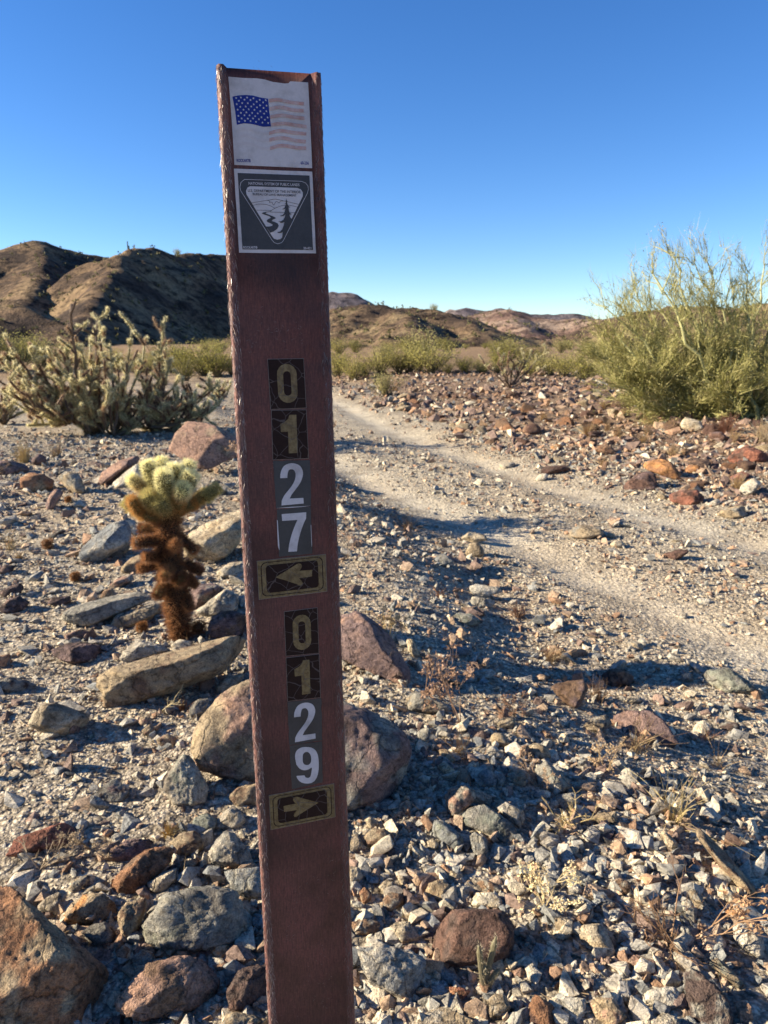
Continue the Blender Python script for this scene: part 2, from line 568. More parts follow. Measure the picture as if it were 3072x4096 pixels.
# materials
def post_mat():
    m, nt, b = new_mat('brown_fibreglass', .62, .35)
    tc = nt.nodes.new('ShaderNodeTexCoord').outputs['Object']
    mp = nt.nodes.new('ShaderNodeMapping'); mp.inputs['Scale'].default_value = (1, 1, .12)
    nt.links.new(tc, mp.inputs[0])
    at = nt.nodes.new('ShaderNodeAttribute'); at.attribute_name = 'Col'
    n1 = noise(nt, tc, 22, 5, .6); n2 = noise(nt, mp.outputs[0], 700, 4, .65); n3 = noise(nt, tc, 420, 3, .7)
    c = mixc(nt, 1., at.outputs['Color'], ramp(nt, n1, [(.3, (.6, .56, .56)), (.5, (1, 1, 1)), (.7, (1.3, 1.22, 1.2))]), 'MULTIPLY')
    c = mixc(nt, 1., c, ramp(nt, n2, [(.3, (.62, .6, .6)), (.5, (1, 1, 1)), (.68, (1.35, 1.3, 1.3))]), 'MULTIPLY')
    c = mixc(nt, 1., c, ramp(nt, n3, [(.3, (.8, .8, .8)), (.5, (1, 1, 1)), (.72, (1.3, 1.3, 1.3))]), 'MULTIPLY')
    n4 = noise(nt, tc, 6, 4, .6)
    c = mixc(nt, 1., c, ramp(nt, n4, [(.3, (.72, .7, .7)), (.5, (1, 1, 1)), (.7, (1.25, 1.22, 1.22))]), 'MULTIPLY')
    nt.links.new(c, b.inputs['Base Color'])
    nt.links.new(ramp(nt, n1, [(.3, (.5,) * 3), (.7, (.75,) * 3)]), b.inputs['Roughness'])
    bump(nt, b, math_n(nt, 'ADD', n2, math_n(nt, 'MULTIPLY', n3, .5)), .35, .0008)
    return m


def flat_mat(name, col, rough=.6, col2=None, sc=60, lo=.35, hi=.65, cracks=None, crack_col=(.2, .15, .13), crack_sc=95, spec=.4):
    m, nt, b = new_mat(name, rough, spec)
    tc = nt.nodes.new('ShaderNodeTexCoord').outputs['Object']
    n1 = noise(nt, tc, sc * 5, 6, .7)
    c = ramp(nt, n1, [(lo, col), (hi, col2 or tuple(min(1, x * 1.12 + .004) for x in col))])
    n2 = noise(nt, tc, 34, 5, .65)
    c = mixc(nt, 1., c, ramp(nt, n2, [(.32, (.74, .72, .70)), (.5, (1, 1, 1)), (.7, (1.07, 1.06, 1.05))]), 'MULTIPLY')
    if cracks:
        nv = nt.nodes.new('ShaderNodeTexNoise'); nv.inputs['Scale'].default_value = 70; nt.links.new(tc, nv.inputs['Vector'])
        mx = nt.nodes.new('ShaderNodeVectorMath'); mx.operation = 'MULTIPLY_ADD'
        nt.links.new(nv.outputs['Color'], mx.inputs[0]); mx.inputs[1].default_value = (.006,) * 3; nt.links.new(tc, mx.inputs[2])
        vo = nt.nodes.new('ShaderNodeTexVoronoi'); vo.feature = 'DISTANCE_TO_EDGE'; vo.inputs['Scale'].default_value = crack_sc
        nt.links.new(mx.outputs[0], vo.inputs['Vector'])
        c = mixc(nt, ramp(nt, vo.outputs['Distance'], [(cracks * .5, (1, 1, 1)), (cracks, (0, 0, 0))]), c, crack_col)
    nt.links.new(c, b.inputs['Base Color'])
    return m


M_POST = post_mat()
M_FIBRE = veg_mat('frayed_fibres', .1, .38)
M_FIBRE.node_tree.nodes['Principled BSDF'].inputs['Specular IOR Level'].default_value = .9
M_WHITE = flat_mat('decal_white', (.50, .45, .45), .55, (.55, .50, .50))
M_GREYB = flat_mat('decal_charcoal', (.042, .037, .037), .5, (.052, .046, .045))
M_BLUE = flat_mat('decal_blue', (.005, .014, .17), .45)
M_PINK = flat_mat('decal_faded_red', (.46, .24, .20), .55, (.52, .39, .37), 25)
M_PINKF = flat_mat('decal_faded_red_worn', (.49, .42, .415), .55, (.53, .475, .475), 25)
M_BLACKB = flat_mat('decal_cracked_brown', (.020, .009, .007), .6, (.026, .012, .009), spec=.12, cracks=.022, crack_col=(.085, .062, .055), crack_sc=62)
M_GOLD = flat_mat('decal_tarnished_gold', (.115, .068, .022), .55, (.215, .145, .058), 40, .4, .6, cracks=.016, crack_col=(.10, .075, .055), crack_sc=62)
M_EDGE = flat_mat('decal_edge', (.18, .145, .12), .5)

# the C-shaped section, counter-clockwise seen from above
prof = []
hw, web, bead = .0476, .0380, .0042
for k in range(9):                                       # left bead, from web round the outside to the back
    a = R(-60 + -k * 30)
    prof.append((-hw + bead + math.cos(a + R(0)) * bead * 1.0, -.0012 + math.sin(a) * bead))
left = [(-web, .0)] + prof + [(-web + .002, .0042)]
right = [(-x, y) for x, y in reversed(left)]
loop = left + right                                      # front-left ... back-left, back-right ... front-right
loop = np.array(loop)
nz = 240
zz = TOP - np.linspace(0, 1, nz) ** 1.0 * POST_LEN
n = len(loop)
V = np.zeros((nz, n, 3))
V[:, :, 0] = loop[None, :, 0]; V[:, :, 1] = loop[None, :, 1]; V[:, :, 2] = zz[:, None]
topn = .0004 * np.sin(loop[:, 0] * 400) + .0003 * np.sin(loop[:, 0] * 1500)
V[0, :, 2] += topn
V = V.reshape(-1, 3)
edge = sstep(.037, .042, np.abs(V[:, 0]))
nz1 = fbm(V * np.array([220, 220, 70]), 3, 3)
nz2 = fbm(V * np.array([500, 500, 260]), 4, 2)
cdir = V.copy(); cdir[:, 0] -= np.sign(V[:, 0]) * (hw - bead); cdir[:, 1] += .0012; cdir[:, 2] = 0
cdir /= np.linalg.norm(cdir, axis=1)[:, None] + 1e-9
V += cdir * (edge * (nz1 * .0004 + nz2 * .00035))[:, None]
i = np.arange(nz - 1)[:, None] * n; j = np.arange(n)[None]; j2 = (j + 1) % n
Tq = np.stack([i + j, i + n + j, i + n + j2, i + j2], -1).reshape(-1, 4)
Tq = np.concatenate([Tq[:, [0, 1, 2]], Tq[:, [0, 2, 3]]])
cap = tessellate_polygon([[Vector((x, y, 0)) for x, y in loop]])
Tq = np.concatenate([Tq, np.array(cap)])
streak = fbm(V * np.array([140, 140, 7]), 8, 3)
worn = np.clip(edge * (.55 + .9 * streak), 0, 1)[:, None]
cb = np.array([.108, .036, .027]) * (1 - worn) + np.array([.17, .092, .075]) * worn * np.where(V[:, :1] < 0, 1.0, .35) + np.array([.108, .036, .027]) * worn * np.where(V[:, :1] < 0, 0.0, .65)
stain = sstep(.026, .034, np.abs(V[:, 0])) * sstep(.0, .35, fbm(V * np.array([260, 260, 9]), 18, 4)) * (1 - edge)
cb = cb * (1 - .6 * stain[:, None])
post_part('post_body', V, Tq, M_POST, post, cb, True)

# frayed glass fibres along both beads
rng = np.random.default_rng(5)
for side in (-1, 1):
    tb = TB()
    nf = 3400 if side < 0 else 1900
    z = TOP - rng.random(nf) * 1.25
    a = rng.uniform(R(-200), R(-20), nf) if side < 0 else rng.uniform(R(-160), R(20), nf)
    cx0 = side * (hw - bead)
    P0 = np.stack([cx0 + np.cos(a) * bead * 1.03, -.0012 + np.sin(a) * bead * 1.03, z], -1)
    nrm = np.stack([np.cos(a), np.sin(a), 0 * a], -1)
    tang = np.stack([-np.sin(a), np.cos(a), 0 * a], -1)
    D = np.array([0, 0, -1.]) + tang * rng.normal(0, .35, nf)[:, None] + nrm * np.abs(rng.normal(.05, .10, nf))[:, None]
    D /= np.linalg.norm(D, axis=1)[:, None]
    L = rng.uniform(.003, .009, nf)
    pale = rng.random(nf)[:, None]
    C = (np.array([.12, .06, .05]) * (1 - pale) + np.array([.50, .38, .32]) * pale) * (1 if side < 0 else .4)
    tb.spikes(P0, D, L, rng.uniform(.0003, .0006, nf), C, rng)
    if side > 0:                                             # pale scratches over the face
        ns = 420
        zc = TOP - rng.random(60) * 1.2; xc = rng.uniform(-.036, .036, 60)
        k = rng.integers(0, 60, ns)
        P0 = np.stack([xc[k] + rng.normal(0, .006, ns), np.full(ns, -.00012), zc[k] + rng.normal(0, .008, ns)], -1)
        D = rng.normal(size=(ns, 3)) * np.array([1, 0, .7]); D /= np.linalg.norm(D, axis=1)[:, None]
        sdv = np.stack([-D[:, 2], 0 * D[:, 0], D[:, 0]], -1) * .00012
        tb.add(np.concatenate([P0 - sdv, P0 + sdv, P0 + D * rng.uniform(.001, .004, (ns, 1))]), np.stack([np.arange(ns), np.arange(ns) + ns, np.arange(ns) + 2 * ns], -1), (.20, .13, .12))
    link('frayed_fibres', tb.mesh('frayed_fibres', M_FIBRE), post)['kind'] = 'stuff'


def face(name, polys, layer, mat, parent, holes=None):
    """flat print: polygons in post-face metres (u, v), lifted a fraction of a millimetre per layer"""
    Vs, Ts, nn = [], [], 0
    for k, p in enumerate(polys):
        loops = [p] + (holes[k] if holes and holes[k] else [])
        tri = tessellate_polygon([[Vector((q[0], q[1], 0)) for q in lp] for lp in loops])
        pts = [q for lp in loops for q in lp]
        Vs += [(q[0], -.00025 - .00022 * layer, TOP + q[1]) for q in pts]
        Ts += [(a + nn, b_ + nn, c_ + nn) for a, b_, c_ in tri]
        nn += len(pts)
    return post_part(name, Vs, Ts, mat, parent)


def sheet(name, corners, mat, parent, jag=0.0, seed=1, thick=.0002):
    """a decal: a thin closed sheet with its own edges, slightly uneven outline"""
    rg = random.Random(seed)
    pts = []
    for k in range(4):
        a, b_ = np.array(corners[k]), np.array(corners[(k + 1) % 4])
        for t in np.linspace(0, 1, 9)[:-1]:
            q = a + (b_ - a) * t
            if 0 < t: q = q + np.array([rg.gauss(0, jag), rg.gauss(0, jag)])
            pts.append(q)
    tri = tessellate_polygon([[Vector((q[0], q[1], 0)) for q in pts]])
    m = len(pts)
    Vs = [(q[0], -.00025, TOP + q[1]) for q in pts] + [(q[0], .0006, TOP + q[1]) for q in pts]
    Ts = [tuple(t) for t in tri] + [(k, (k + 1) % m, m + (k + 1) % m) for k in range(m)] + [(k, m + (k + 1) % m, m + k) for k in range(m)]
    return post_part(name, Vs, Ts, mat, parent)


def zz_(ox, oy, f, pts):
    return [puv(ox + x / f, oy + y / f) for x, y in pts]


def ribbon(path, w, closed=False):
    """constant-width line as polygons"""
    P = [np.array(p) for p in path]
    if closed: P.append(P[0])
    out = []
    for a, b_ in zip(P[:-1], P[1:]):
        d = b_ - a
        L = np.hypot(*d)
        if L < 1e-9: continue
        d = d / L
        s_ = np.array([-d[1], d[0]]) * w / 2
        e = d * w * .3
        out.append([a - s_ - e, b_ - s_ + e, b_ + s_ + e, a + s_ - e])
    return out


def smooth_path(P, k=4, closed=False):
    P = [np.array(p) for p in P]
    n_ = len(P); out = []
    rg = range(n_ if closed else n_ - 1)
    for i_ in rg:
        p0 = P[(i_ - 1) % n_] if closed or i_ > 0 else P[i_]
        p1, p2 = P[i_], P[(i_ + 1) % n_]
        p3 = P[(i_ + 2) % n_] if closed or i_ + 2 < n_ else p2
        for t in np.arange(k) / k:
            out.append(.5 * ((2 * p1) + (-p0 + p2) * t + (2 * p0 - 5 * p1 + 4 * p2 - p3) * t * t + (-p0 + 3 * p1 - 3 * p2 + p3) * t ** 3))
    if not closed: out.append(P[-1])
    return out


def text_polys(body, p_left, p_right, height, bold=.0):
    """the letters of a line fitted between two points of the post face; returns verts2d, tris"""
    cu = bpy.data.curves.new('t', 'FONT')
    cu.body = body
    cu.offset = bold
    ob = bpy.data.objects.new('t', cu)
    COL.objects.link(ob)
    dg = bpy.context.evaluated_depsgraph_get()
    me = ob.evaluated_get(dg).to_mesh()
    vv = np.array([v.co[:2] for v in me.vertices])
    me.calc_loop_triangles()
    tt = [tuple(t.vertices) for t in me.loop_triangles]
    ob.evaluated_get(dg).to_mesh_clear()
    bpy.data.objects.remove(ob); bpy.data.curves.remove(cu)
    a, b_ = np.array(p_left), np.array(p_right)
    d = b_ - a
    L = np.hypot(*d); d /= L
    u = np.array([-d[1], d[0]])
    x0, x1 = vv[:, 0].min(), vv[:, 0].max()
    y0, y1 = vv[:, 1].min(), vv[:, 1].max()
    q = a + np.outer((vv[:, 0] - x0) / (x1 - x0) * L, d) + np.outer((vv[:, 1] - y0) / (y1 - y0) * height, u)
    return q, tt


def lettering(name, body, pl, pr, height, layer, mat, parent, bold=.02):
    q, tt = text_polys(body, pl, pr, height, bold)
    V_ = np.stack([q[:, 0], np.full(len(q), -.00025 - .00022 * layer), TOP + q[:, 1]], -1)
    return post_part(name, V_, tt, mat, parent)


# --- flag decal
Z1 = (800, 200, 2.4583)
def z1(p): return zz_(*Z1, p)
flag_pts = z1([(278, 263), (420, 276), (560, 280), (630, 290), (720, 316), (800, 326), (835, 331), (870, 327), (887, 309), (980, 314), (1063, 320), (1078, 600), (1092, 900), (1103, 1163), (800, 1150), (560, 1140), (338, 1130), (322, 850), (298, 500)])
tri = tessellate_polygon([[Vector((q[0], q[1], 0)) for q in flag_pts]])
mfl = len(flag_pts)
flag = post_part('flag_decal', [(q[0], -.00025, TOP + q[1]) for q in flag_pts] + [(q[0], .0006, TOP + q[1]) for q in flag_pts],
                 [tuple(t) for t in tri] + [(k, (k + 1) % mfl, mfl + (k + 1) % mfl) for k in range(mfl)] + [(k, mfl + (k + 1) % mfl, mfl + k) for k in range(mfl)], M_WHITE, post)
flag['label'] = 'white flag decal with a torn upper edge'
face('canton', [z1([(318, 460), (380, 448), (450, 444), (520, 450), (600, 470), (668, 482), (680, 600), (697, 753), (620, 757), (560, 742), (500, 728), (430, 723), (362, 738), (345, 600)])], 1, M_BLUE, flag)
stars = [(355, 475), (402, 470), (463, 470), (525, 478), (587, 494), (646, 496), (382, 503), (437, 492), (496, 495), (557, 511), (620, 518), (361, 536), (415, 525), (470, 526), (528, 537), (590, 547), (654, 551), (396, 562), (449, 559), (504, 559), (560, 567), (624, 573), (370, 590), (427, 590), (478, 586), (535, 592), (593, 605), (652, 605), (402, 621), (456, 616), (513, 622), (567, 626), (631, 629), (377, 651), (437, 645), (487, 646), (542, 654), (604, 664), (664, 667), (409, 676), (470, 678), (521, 676), (579, 684), (638, 689), (383, 707), (442, 699), (497, 702), (550, 709), (614, 717), (670, 721)]
for sx, sy in stars:
    c0 = puv(Z1[0] + sx / Z1[2], Z1[1] + sy / Z1[2])
    face('star', [[c0 + (.00115 if k % 2 == 0 else .00047) * np.array([math.sin(k * math.pi / 5), math.cos(k * math.pi / 5)]) for k in range(10)]], 2, M_WHITE, flag)
stripes = [[(678, 502), (740, 492), (800, 497), (880, 515), (1022, 532)], [(685, 583), (750, 568), (810, 567), (900, 590), (1018, 600)],
           [(690, 663), (760, 648), (830, 646), (900, 660), (1028, 675)], [(702, 737), (770, 728), (840, 725), (930, 740), (1048, 757)],
           [(365, 790), (420, 775), (500, 780), (590, 815), (680, 822), (750, 800), (820, 798), (920, 815), (1045, 827)],
           [(365, 855), (420, 845), (490, 850), (580, 885), (680, 888), (760, 868), (840, 870), (940, 893), (1040, 903)],
           [(365, 930), (440, 920), (520, 930), (600, 965), (690, 970), (770, 945), (850, 945), (940, 962), (1043, 968)]]
for s_ in stripes:
    for lab, seg, mat in (('worn', [p for p in s_ if p[0] < 700], M_PINKF), ('clear', [p for p in s_ if p[0] >= 670], M_PINK)):
        if len(seg) < 2: continue
        P_ = smooth_path(seg, 5)
        hwid = 14 if lab == 'worn' else 17
        poly = z1([(p[0], p[1] - hwid) for p in P_] + [(p[0], p[1] + hwid) for p in reversed(P_)])
        face('stripe', [poly], 1 if lab == 'worn' else 2, mat, flag)
a, b_ = z1([(362, 1104), (500, 1106)])
lettering('lettering', 'ROCKART®', a, b_, .0030, 1, M_BLUE, flag)
a, b_ = z1([(990, 1127), (1070, 1129)])
lettering('lettering', '60-236', a, b_, .0028, 1, M_BLUE, flag)

# --- public lands decal
Z8 = (920, 680, 4.6083)
def z8(p): return zz_(*Z8, p)
blm = sheet('public_lands_decal', z1([(333, 1167), (1103, 1197), (1141, 2000), (385, 1993)]), M_WHITE, post, .00012, 4)
blm['label'] = 'charcoal and white triangle emblem decal'
face('charcoal_field', [z8([(140, 57), (1463, 105), (1530, 1478), (230, 1465)])], 1, M_GREYB, blm)
tri_o = [(265, 178), (420, 183), (900, 198), (1250, 210), (1320, 214), (1390, 243), (1435, 300), (1443, 360), (1425, 430), (1210, 850), (985, 1300), (950, 1343), (880, 1363), (820, 1345), (770, 1290), (480, 830), (200, 390), (182, 320), (200, 235)]
face('triangle_outline', ribbon(z8(tri_o), .00042, True), 2, M_WHITE, blm)
face('triangle_field', [z8([(370, 304), (900, 322), (1240, 335), (1305, 362), (1342, 420), (1338, 490), (1150, 870), (968, 1238), (930, 1275), (870, 1287), (810, 1270), (775, 1225), (520, 810), (305, 455), (294, 390), (320, 330)])], 2, M_WHITE, blm)
for pth in ([(400, 610), (610, 576), (830, 540), (1050, 588), (1260, 637)],
            smooth_path([(690, 565), (735, 578), (725, 602), (775, 600), (790, 638), (810, 648), (840, 592), (870, 588), (905, 614), (925, 582), (985, 577)], 3),
            smooth_path([(430, 655), (500, 638), (570, 633), (660, 642), (740, 665), (820, 708)], 3),
            smooth_path([(735, 778), (780, 738), (850, 700), (930, 668), (1040, 655), (1150, 665), (1240, 690)], 3),
            [(490, 745), (760, 750)], [(735, 780), (1190, 792)]):
    face('landscape_line', ribbon(z8(pth), .00034), 3, M_GREYB, blm)
face('river', [z8([(735, 768), (660, 775), (600, 790), (585, 808), (640, 830), (720, 855), (755, 885), (700, 910), (672, 940), (690, 965), (740, 985), (785, 1010), (775, 1035), (720, 1045), (665, 1048), (740, 1160), (800, 1140), (870, 1090), (898, 1030), (880, 990), (820, 960), (765, 945), (790, 920), (850, 892), (810, 865), (720, 830), (650, 800), (680, 785), (740, 776)])], 3, M_GREYB, blm)
face('conifer', [z8([(1036, 525), (1045, 570), (1058, 575), (1047, 590), (1060, 640), (1075, 670), (1110, 695), (1075, 695), (1085, 760), (1100, 800), (1138, 822), (1095, 828), (1105, 870), (1136, 912), (1090, 1000), (975, 1245), (960, 1240), (970, 1150), (940, 1165), (890, 1165), (865, 1150), (920, 1140), (960, 1100), (990, 1020), (1000, 965), (960, 980), (925, 980), (920, 965), (885, 955), (940, 950), (985, 920), (1010, 870), (1020, 820), (990, 850), (940, 860), (918, 850), (970, 835), (1000, 800), (1012, 750), (1020, 715), (990, 732), (960, 728), (1000, 705), (1020, 660), (1028, 628), (1000, 635), (1025, 615), (1030, 580), (1018, 572), (1032, 565)])], 4, M_GREYB, blm)
for body, pa, pb, hgt, mat, bold in (('NATIONAL SYSTEM OF PUBLIC LANDS', (343, 275), (1280, 305), .0024, M_WHITE, .012), ('U.S. DEPARTMENT OF THE INTERIOR', (330, 407), (1305, 437), .0024, M_GREYB, .01),
                                     ('BUREAU OF LAND MANAGEMENT', (420, 470), (1225, 497), .0021, M_GREYB, .01), ('ROCKART®', (248, 1453), (505, 1456), .0024, M_WHITE, .02), ('20-421', (1352, 1466), (1497, 1468), .0022, M_WHITE, .02)):
    a, b_ = z8([pa, pb])
    lettering('lettering', body, a, b_, hgt, 3, mat, blm, bold)

# --- number decals
Z2 = (900, 1400, 2.1073)
Z3 = (900, 2400, 2.2127)
def z2(p): return zz_(*Z2, p)
def z3(p): return zz_(*Z3, p)
def inset(c, d):
    c = [np.array(q) for q in c]; m = sum(c) / 4
    return [q + (m - q) / np.abs(m - q) * d for q in c]
def frame_of(c):
    c = [np.array(q) for q in c]
    return c[0], (c[1] - c[0] + c[2] - c[3]) / 2, (c[3] - c[0] + c[2] - c[1]) / 2
def to_frame(c, pts):
    o_, x_, y_ = frame_of(c)
    A_ = np.linalg.inv(np.stack([x_, y_], 1))
    return [A_ @ (np.array(p) - o_) for p in pts]
def from_frame(c, pts):
    o_, x_, y_ = frame_of(c)
    return [o_ + x_ * p[0] + y_ * p[1] for p in pts]
def stadium(cx_, cy_, w, h, k=10):
    r_ = w / 2
    return [(cx_ + r_ * math.cos(a_), cy_ - (h / 2 - r_) - r_ * math.sin(a_)) for a_ in np.linspace(0, math.pi, k)] + [(cx_ - r_ * math.cos(a_), cy_ + (h / 2 - r_) + r_ * math.sin(a_)) for a_ in np.linspace(0, math.pi, k)]

C2 = dict(zero=z2([(357, 76), (664, 70), (686, 490), (383, 502)]), one=z2([(388, 507), (686, 503), (706, 915), (402, 927)]),
          two=z2([(405, 935), (715, 930), (725, 1315), (430, 1335)]), seven=z2([(437, 1345), (722, 1320), (737, 1715), (455, 1742)]))
C3 = dict(zero=z3([(521, 102), (818, 65), (833, 470), (538, 497)]), one=z3([(538, 510), (835, 475), (847, 862), (553, 897)]),
          two=z3([(553, 903), (852, 868), (862, 1240), (570, 1285)]), nine=z3([(572, 1292), (858, 1248), (862, 1615), (592, 1672)]))
wmm, hmm = 35.5, 48.3
G0 = [(x / wmm, y / hmm) for x, y in stadium(18.0, 23.8, 19.2, 37.5)]
G0h = [(x / wmm, y / hmm) for x, y in stadium(18.0, 23.8, 7.4, 23.5)]
G1 = [(.504, .1), (.694, .1), (.695, .877), (.44, .88), (.443, .44), (.247, .445), (.237, .28), (.36, .24), (.45, .19)]
G2 = to_frame(C2['two'], z2(smooth_path([(465, 1080), (470, 1030), (495, 980), (540, 957), (590, 957), (635, 980), (657, 1030), (650, 1080), (630, 1125), (590, 1180), (560, 1220)], 3) + [(545, 1252), (660, 1246), (663, 1293), (476, 1310)] + smooth_path([(478, 1270), (500, 1225), (540, 1175), (575, 1125), (592, 1080), (594, 1040), (580, 1012), (560, 1005), (538, 1012), (528, 1040), (525, 1078)], 3)))
G7 = to_frame(C2['seven'], z2([(477, 1383), (684, 1367), (683, 1420)] + smooth_path([(665, 1455), (645, 1510), (625, 1575), (612, 1640), (606, 1697)], 3) + [(533, 1700)] + smooth_path([(540, 1640), (560, 1560), (585, 1490), (610, 1432)], 3) + [(482, 1440)]))
G9 = to_frame(C3['nine'], z3(smooth_path([(620, 1400), (622, 1360), (640, 1325), (680, 1303), (730, 1300), (775, 1310), (808, 1340), (825, 1390), (829, 1450), (828, 1500), (815, 1560), (785, 1605), (740, 1622), (690, 1618), (655, 1598), (636, 1570), (633, 1555)], 3) + [(702, 1550)] + smooth_path([(712, 1568), (735, 1573), (755, 1560), (765, 1520), (767, 1482), (740, 1497), (700, 1505), (660, 1490), (632, 1455)], 3)))
G9h = to_frame(C3['nine'], z3(smooth_path([(687, 1400), (690, 1365), (710, 1345), (735, 1345), (757, 1370), (763, 1410), (757, 1440), (735, 1458), (705, 1455), (690, 1435)], 3, True)))
sd = 10
for CC in (C2, C3):
    for key, c in CC.items():
        sd += 1
        if key in ('zero', 'one'):
            s_ = sheet('number_decal', c, M_EDGE, post, 0, sd)
            face('cracked_field', [inset(c, .0004)], 1, M_BLACKB, s_)
            if key == 'zero':
                face('numeral', [from_frame(c, G0)], 2, M_GOLD, s_, [[from_frame(c, G0h)]])
                s_['label'] = 'cracked dark decal with a tarnished gold numeral 0'
            else:
                face('numeral', [from_frame(c, G1)], 2, M_GOLD, s_)
                s_['label'] = 'cracked dark decal with a tarnished gold numeral 1'
        else:
            s_ = sheet('number_decal', c, M_GREYB, post, .00022, sd)
            g, h_ = {'two': (G2, None), 'seven': (G7, None), 'nine': (G9, [[from_frame(c, G9h)]])}[key]
            face('numeral', [from_frame(c, g)], 1, M_WHITE, s_, h_)
            s_['label'] = 'charcoal decal with a white numeral ' + {'two': '2', 'seven': '7', 'nine': '9'}[key]
            if key == 'seven':
                face('peeled_edge', [z2([(437, 1430), (445, 1440), (452, 1560), (458, 1640), (458, 1690), (446, 1650), (441, 1540)])], 1, M_WHITE, s_)
                face('peeled_edge', [z2([(722, 1480), (726, 1470), (733, 1640), (729, 1660)])], 1, M_WHITE, s_)
            if key == 'two' and CC is C2:
                face('peeled_edge', [z2([(430, 1333), (560, 1321), (640, 1318), (724, 1312), (640, 1323), (540, 1330)])], 1, M_WHITE, s_)


def rrect(w, h, r_, k=5):
    out = []
    for cx_, cy_, a0 in ((w - r_, r_, -90), (w - r_, h - r_, 0), (r_, h - r_, 90), (r_, r_, 180)):
        for a_ in np.linspace(a0, a0 + 90, k):
            out.append((cx_ + r_ * math.cos(R(a_)), cy_ + r_ * math.sin(R(a_))))
    return out


ARW, ARH = 69.7, 39.4
CL = z2([(267, 1778), (850, 1720), (862, 2035), (285, 2105)])
CR = z3([(387, 1728), (965, 1622), (978, 1920), (403, 2035)])
GA = to_frame(CL, z2([(425, 1915), (500, 1868), (560, 1832), (605, 1803), (622, 1797), (640, 1802), (647, 1820), (640, 1840), (625, 1860), (733, 1851), (733, 1906), (622, 1924), (645, 1944), (654, 1965), (648, 1982), (630, 1986), (600, 1970), (560, 1958), (500, 1938)]))
for c, flip, lab in ((CL, False, 'cracked brown and gold decal with an arrow pointing left'), (CR, True, 'cracked brown and gold decal with an arrow pointing right')):
    sd += 1
    s_ = sheet('arrow_decal', c, M_EDGE, post, .00008, sd)
    s_['label'] = lab
    def fr(w0, h0, r_, ox, oy):
        return from_frame(c, [((x + ox) / ARW, (y + oy) / ARH) for x, y in rrect(w0, h0, r_)])
    face('gold_border', [inset(c, .0005)], 1, M_GOLD, s_)
    face('border_line', [fr(ARW - 7, ARH - 4.4, 5.5, 3.5, 2.2)], 2, M_BLACKB, s_, [[fr(ARW - 8.8, ARH - 5.8, 5.0, 4.4, 2.9)]])
    face('cracked_field', [fr(ARW - 17, ARH - 11, 3.6, 8.5, 5.5)], 2, M_BLACKB, s_)
    ga = [(1 - p[0], p[1]) for p in GA] if flip else GA
    face('arrow', [from_frame(c, ga)], 3, M_GOLD, s_)

# ------------------------------------------------------------------ rocks
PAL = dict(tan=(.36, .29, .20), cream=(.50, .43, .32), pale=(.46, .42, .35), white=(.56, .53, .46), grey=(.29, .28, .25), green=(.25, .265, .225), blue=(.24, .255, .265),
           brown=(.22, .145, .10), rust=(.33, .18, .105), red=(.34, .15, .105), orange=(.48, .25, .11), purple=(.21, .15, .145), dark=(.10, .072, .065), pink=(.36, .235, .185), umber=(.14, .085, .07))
REG = dict(BL=(0, 3200, 1.5082), ML=(0, 2500, 1.5082), C=(0, 1700, 1.58), P=(1300, 2500, 1.659), Q=(1300, 1800, 1.659), D=(2100, 2400, 1.7068), E=(2000, 1600, 1.5476), G=(2150, 3200, 1.7993), H=(1350, 3200, 1.8433))


def ico(sub):
    bm = bmesh.new()
    bmesh.ops.create_icosphere(bm, subdivisions=sub, radius=1)
    V = np.array([v.co[:] for v in bm.verts])
    T = np.array([[v.index for v in f.verts] for f in bm.faces])
    bm.free()
    return V / np.linalg.norm(V, axis=1)[:, None], T


ICO = {k: ico(k) for k in (2, 3, 4, 5)}       # blender's "subdivisions": 2 -> 80 faces, 3 -> 320, 4 -> 1280, 5 -> 5120
ICO[6] = ico(6)


def hull2d(P):
    P = sorted(map(tuple, P))
    def half(pts):
        h = []
        for p in pts:
            while len(h) > 1 and (h[-1][0] - h[-2][0]) * (p[1] - h[-2][1]) - (h[-1][1] - h[-2][1]) * (p[0] - h[-2][0]) <= 0: h.pop()
            h.append(p)
        return h
    a, b = half(P), half(P[::-1])
    return a[:-1] + b[:-1]


def body(planes, axes, sub, p, seed, rough, strat=0.0, strat_dir=None):
    """closed rock: the soft intersection of half-spaces round the origin, sampled on a stretched sphere, then weathered"""
    D, T = ICO[sub]
    D = D @ axes
    D = D / np.linalg.norm(D, axis=1)[:, None]
    acc = np.zeros(len(D))
    for n_, d_ in planes:
        acc += np.maximum(D @ n_, 0) ** p / d_ ** p
    r_ = acc ** (-1 / p)
    V = D * r_[:, None]
    size = np.mean(r_)
    n1 = fbm(V / size * 1.9, seed, 4, .55)
    n2 = np.abs(fbm(V / size * 3.2, seed + 40, 4, .6))
    n3 = fbm(V / size * 11.0, seed + 50, 3, .7)
    f = 1 + rough * (1.0 * n1 - 1.5 * n2 + .6 * n3 + .35 * fbm(V / size * 24.0, seed + 60, 2, .7) + .3)
    if strat:
        q = V @ strat_dir / size
        warp = fbm(V / size * 1.2, seed + 70, 2) * .5
        f = f + strat * vnoise(np.stack([q * 9 + warp * 3, q * 0 + 1, q * 0], -1), seed + 71)
    return V * f[:, None], T, size


def rock_cols(V, size, t1, t2, seed, amt=.5):
    k = sstep(-.05, .35, fbm(V / size * 1.7, seed + 20, 4) + (amt - .5) * .8)[:, None]
    c = np.array(t1) * (1 - k) + np.array(t2) * k
    k2 = sstep(.25, .5, fbm(V / size * 4.5, seed + 30, 3))[:, None] * .5
    c = c * (1 - k2) + c * .55 * k2
    return c


ROCKN = 0


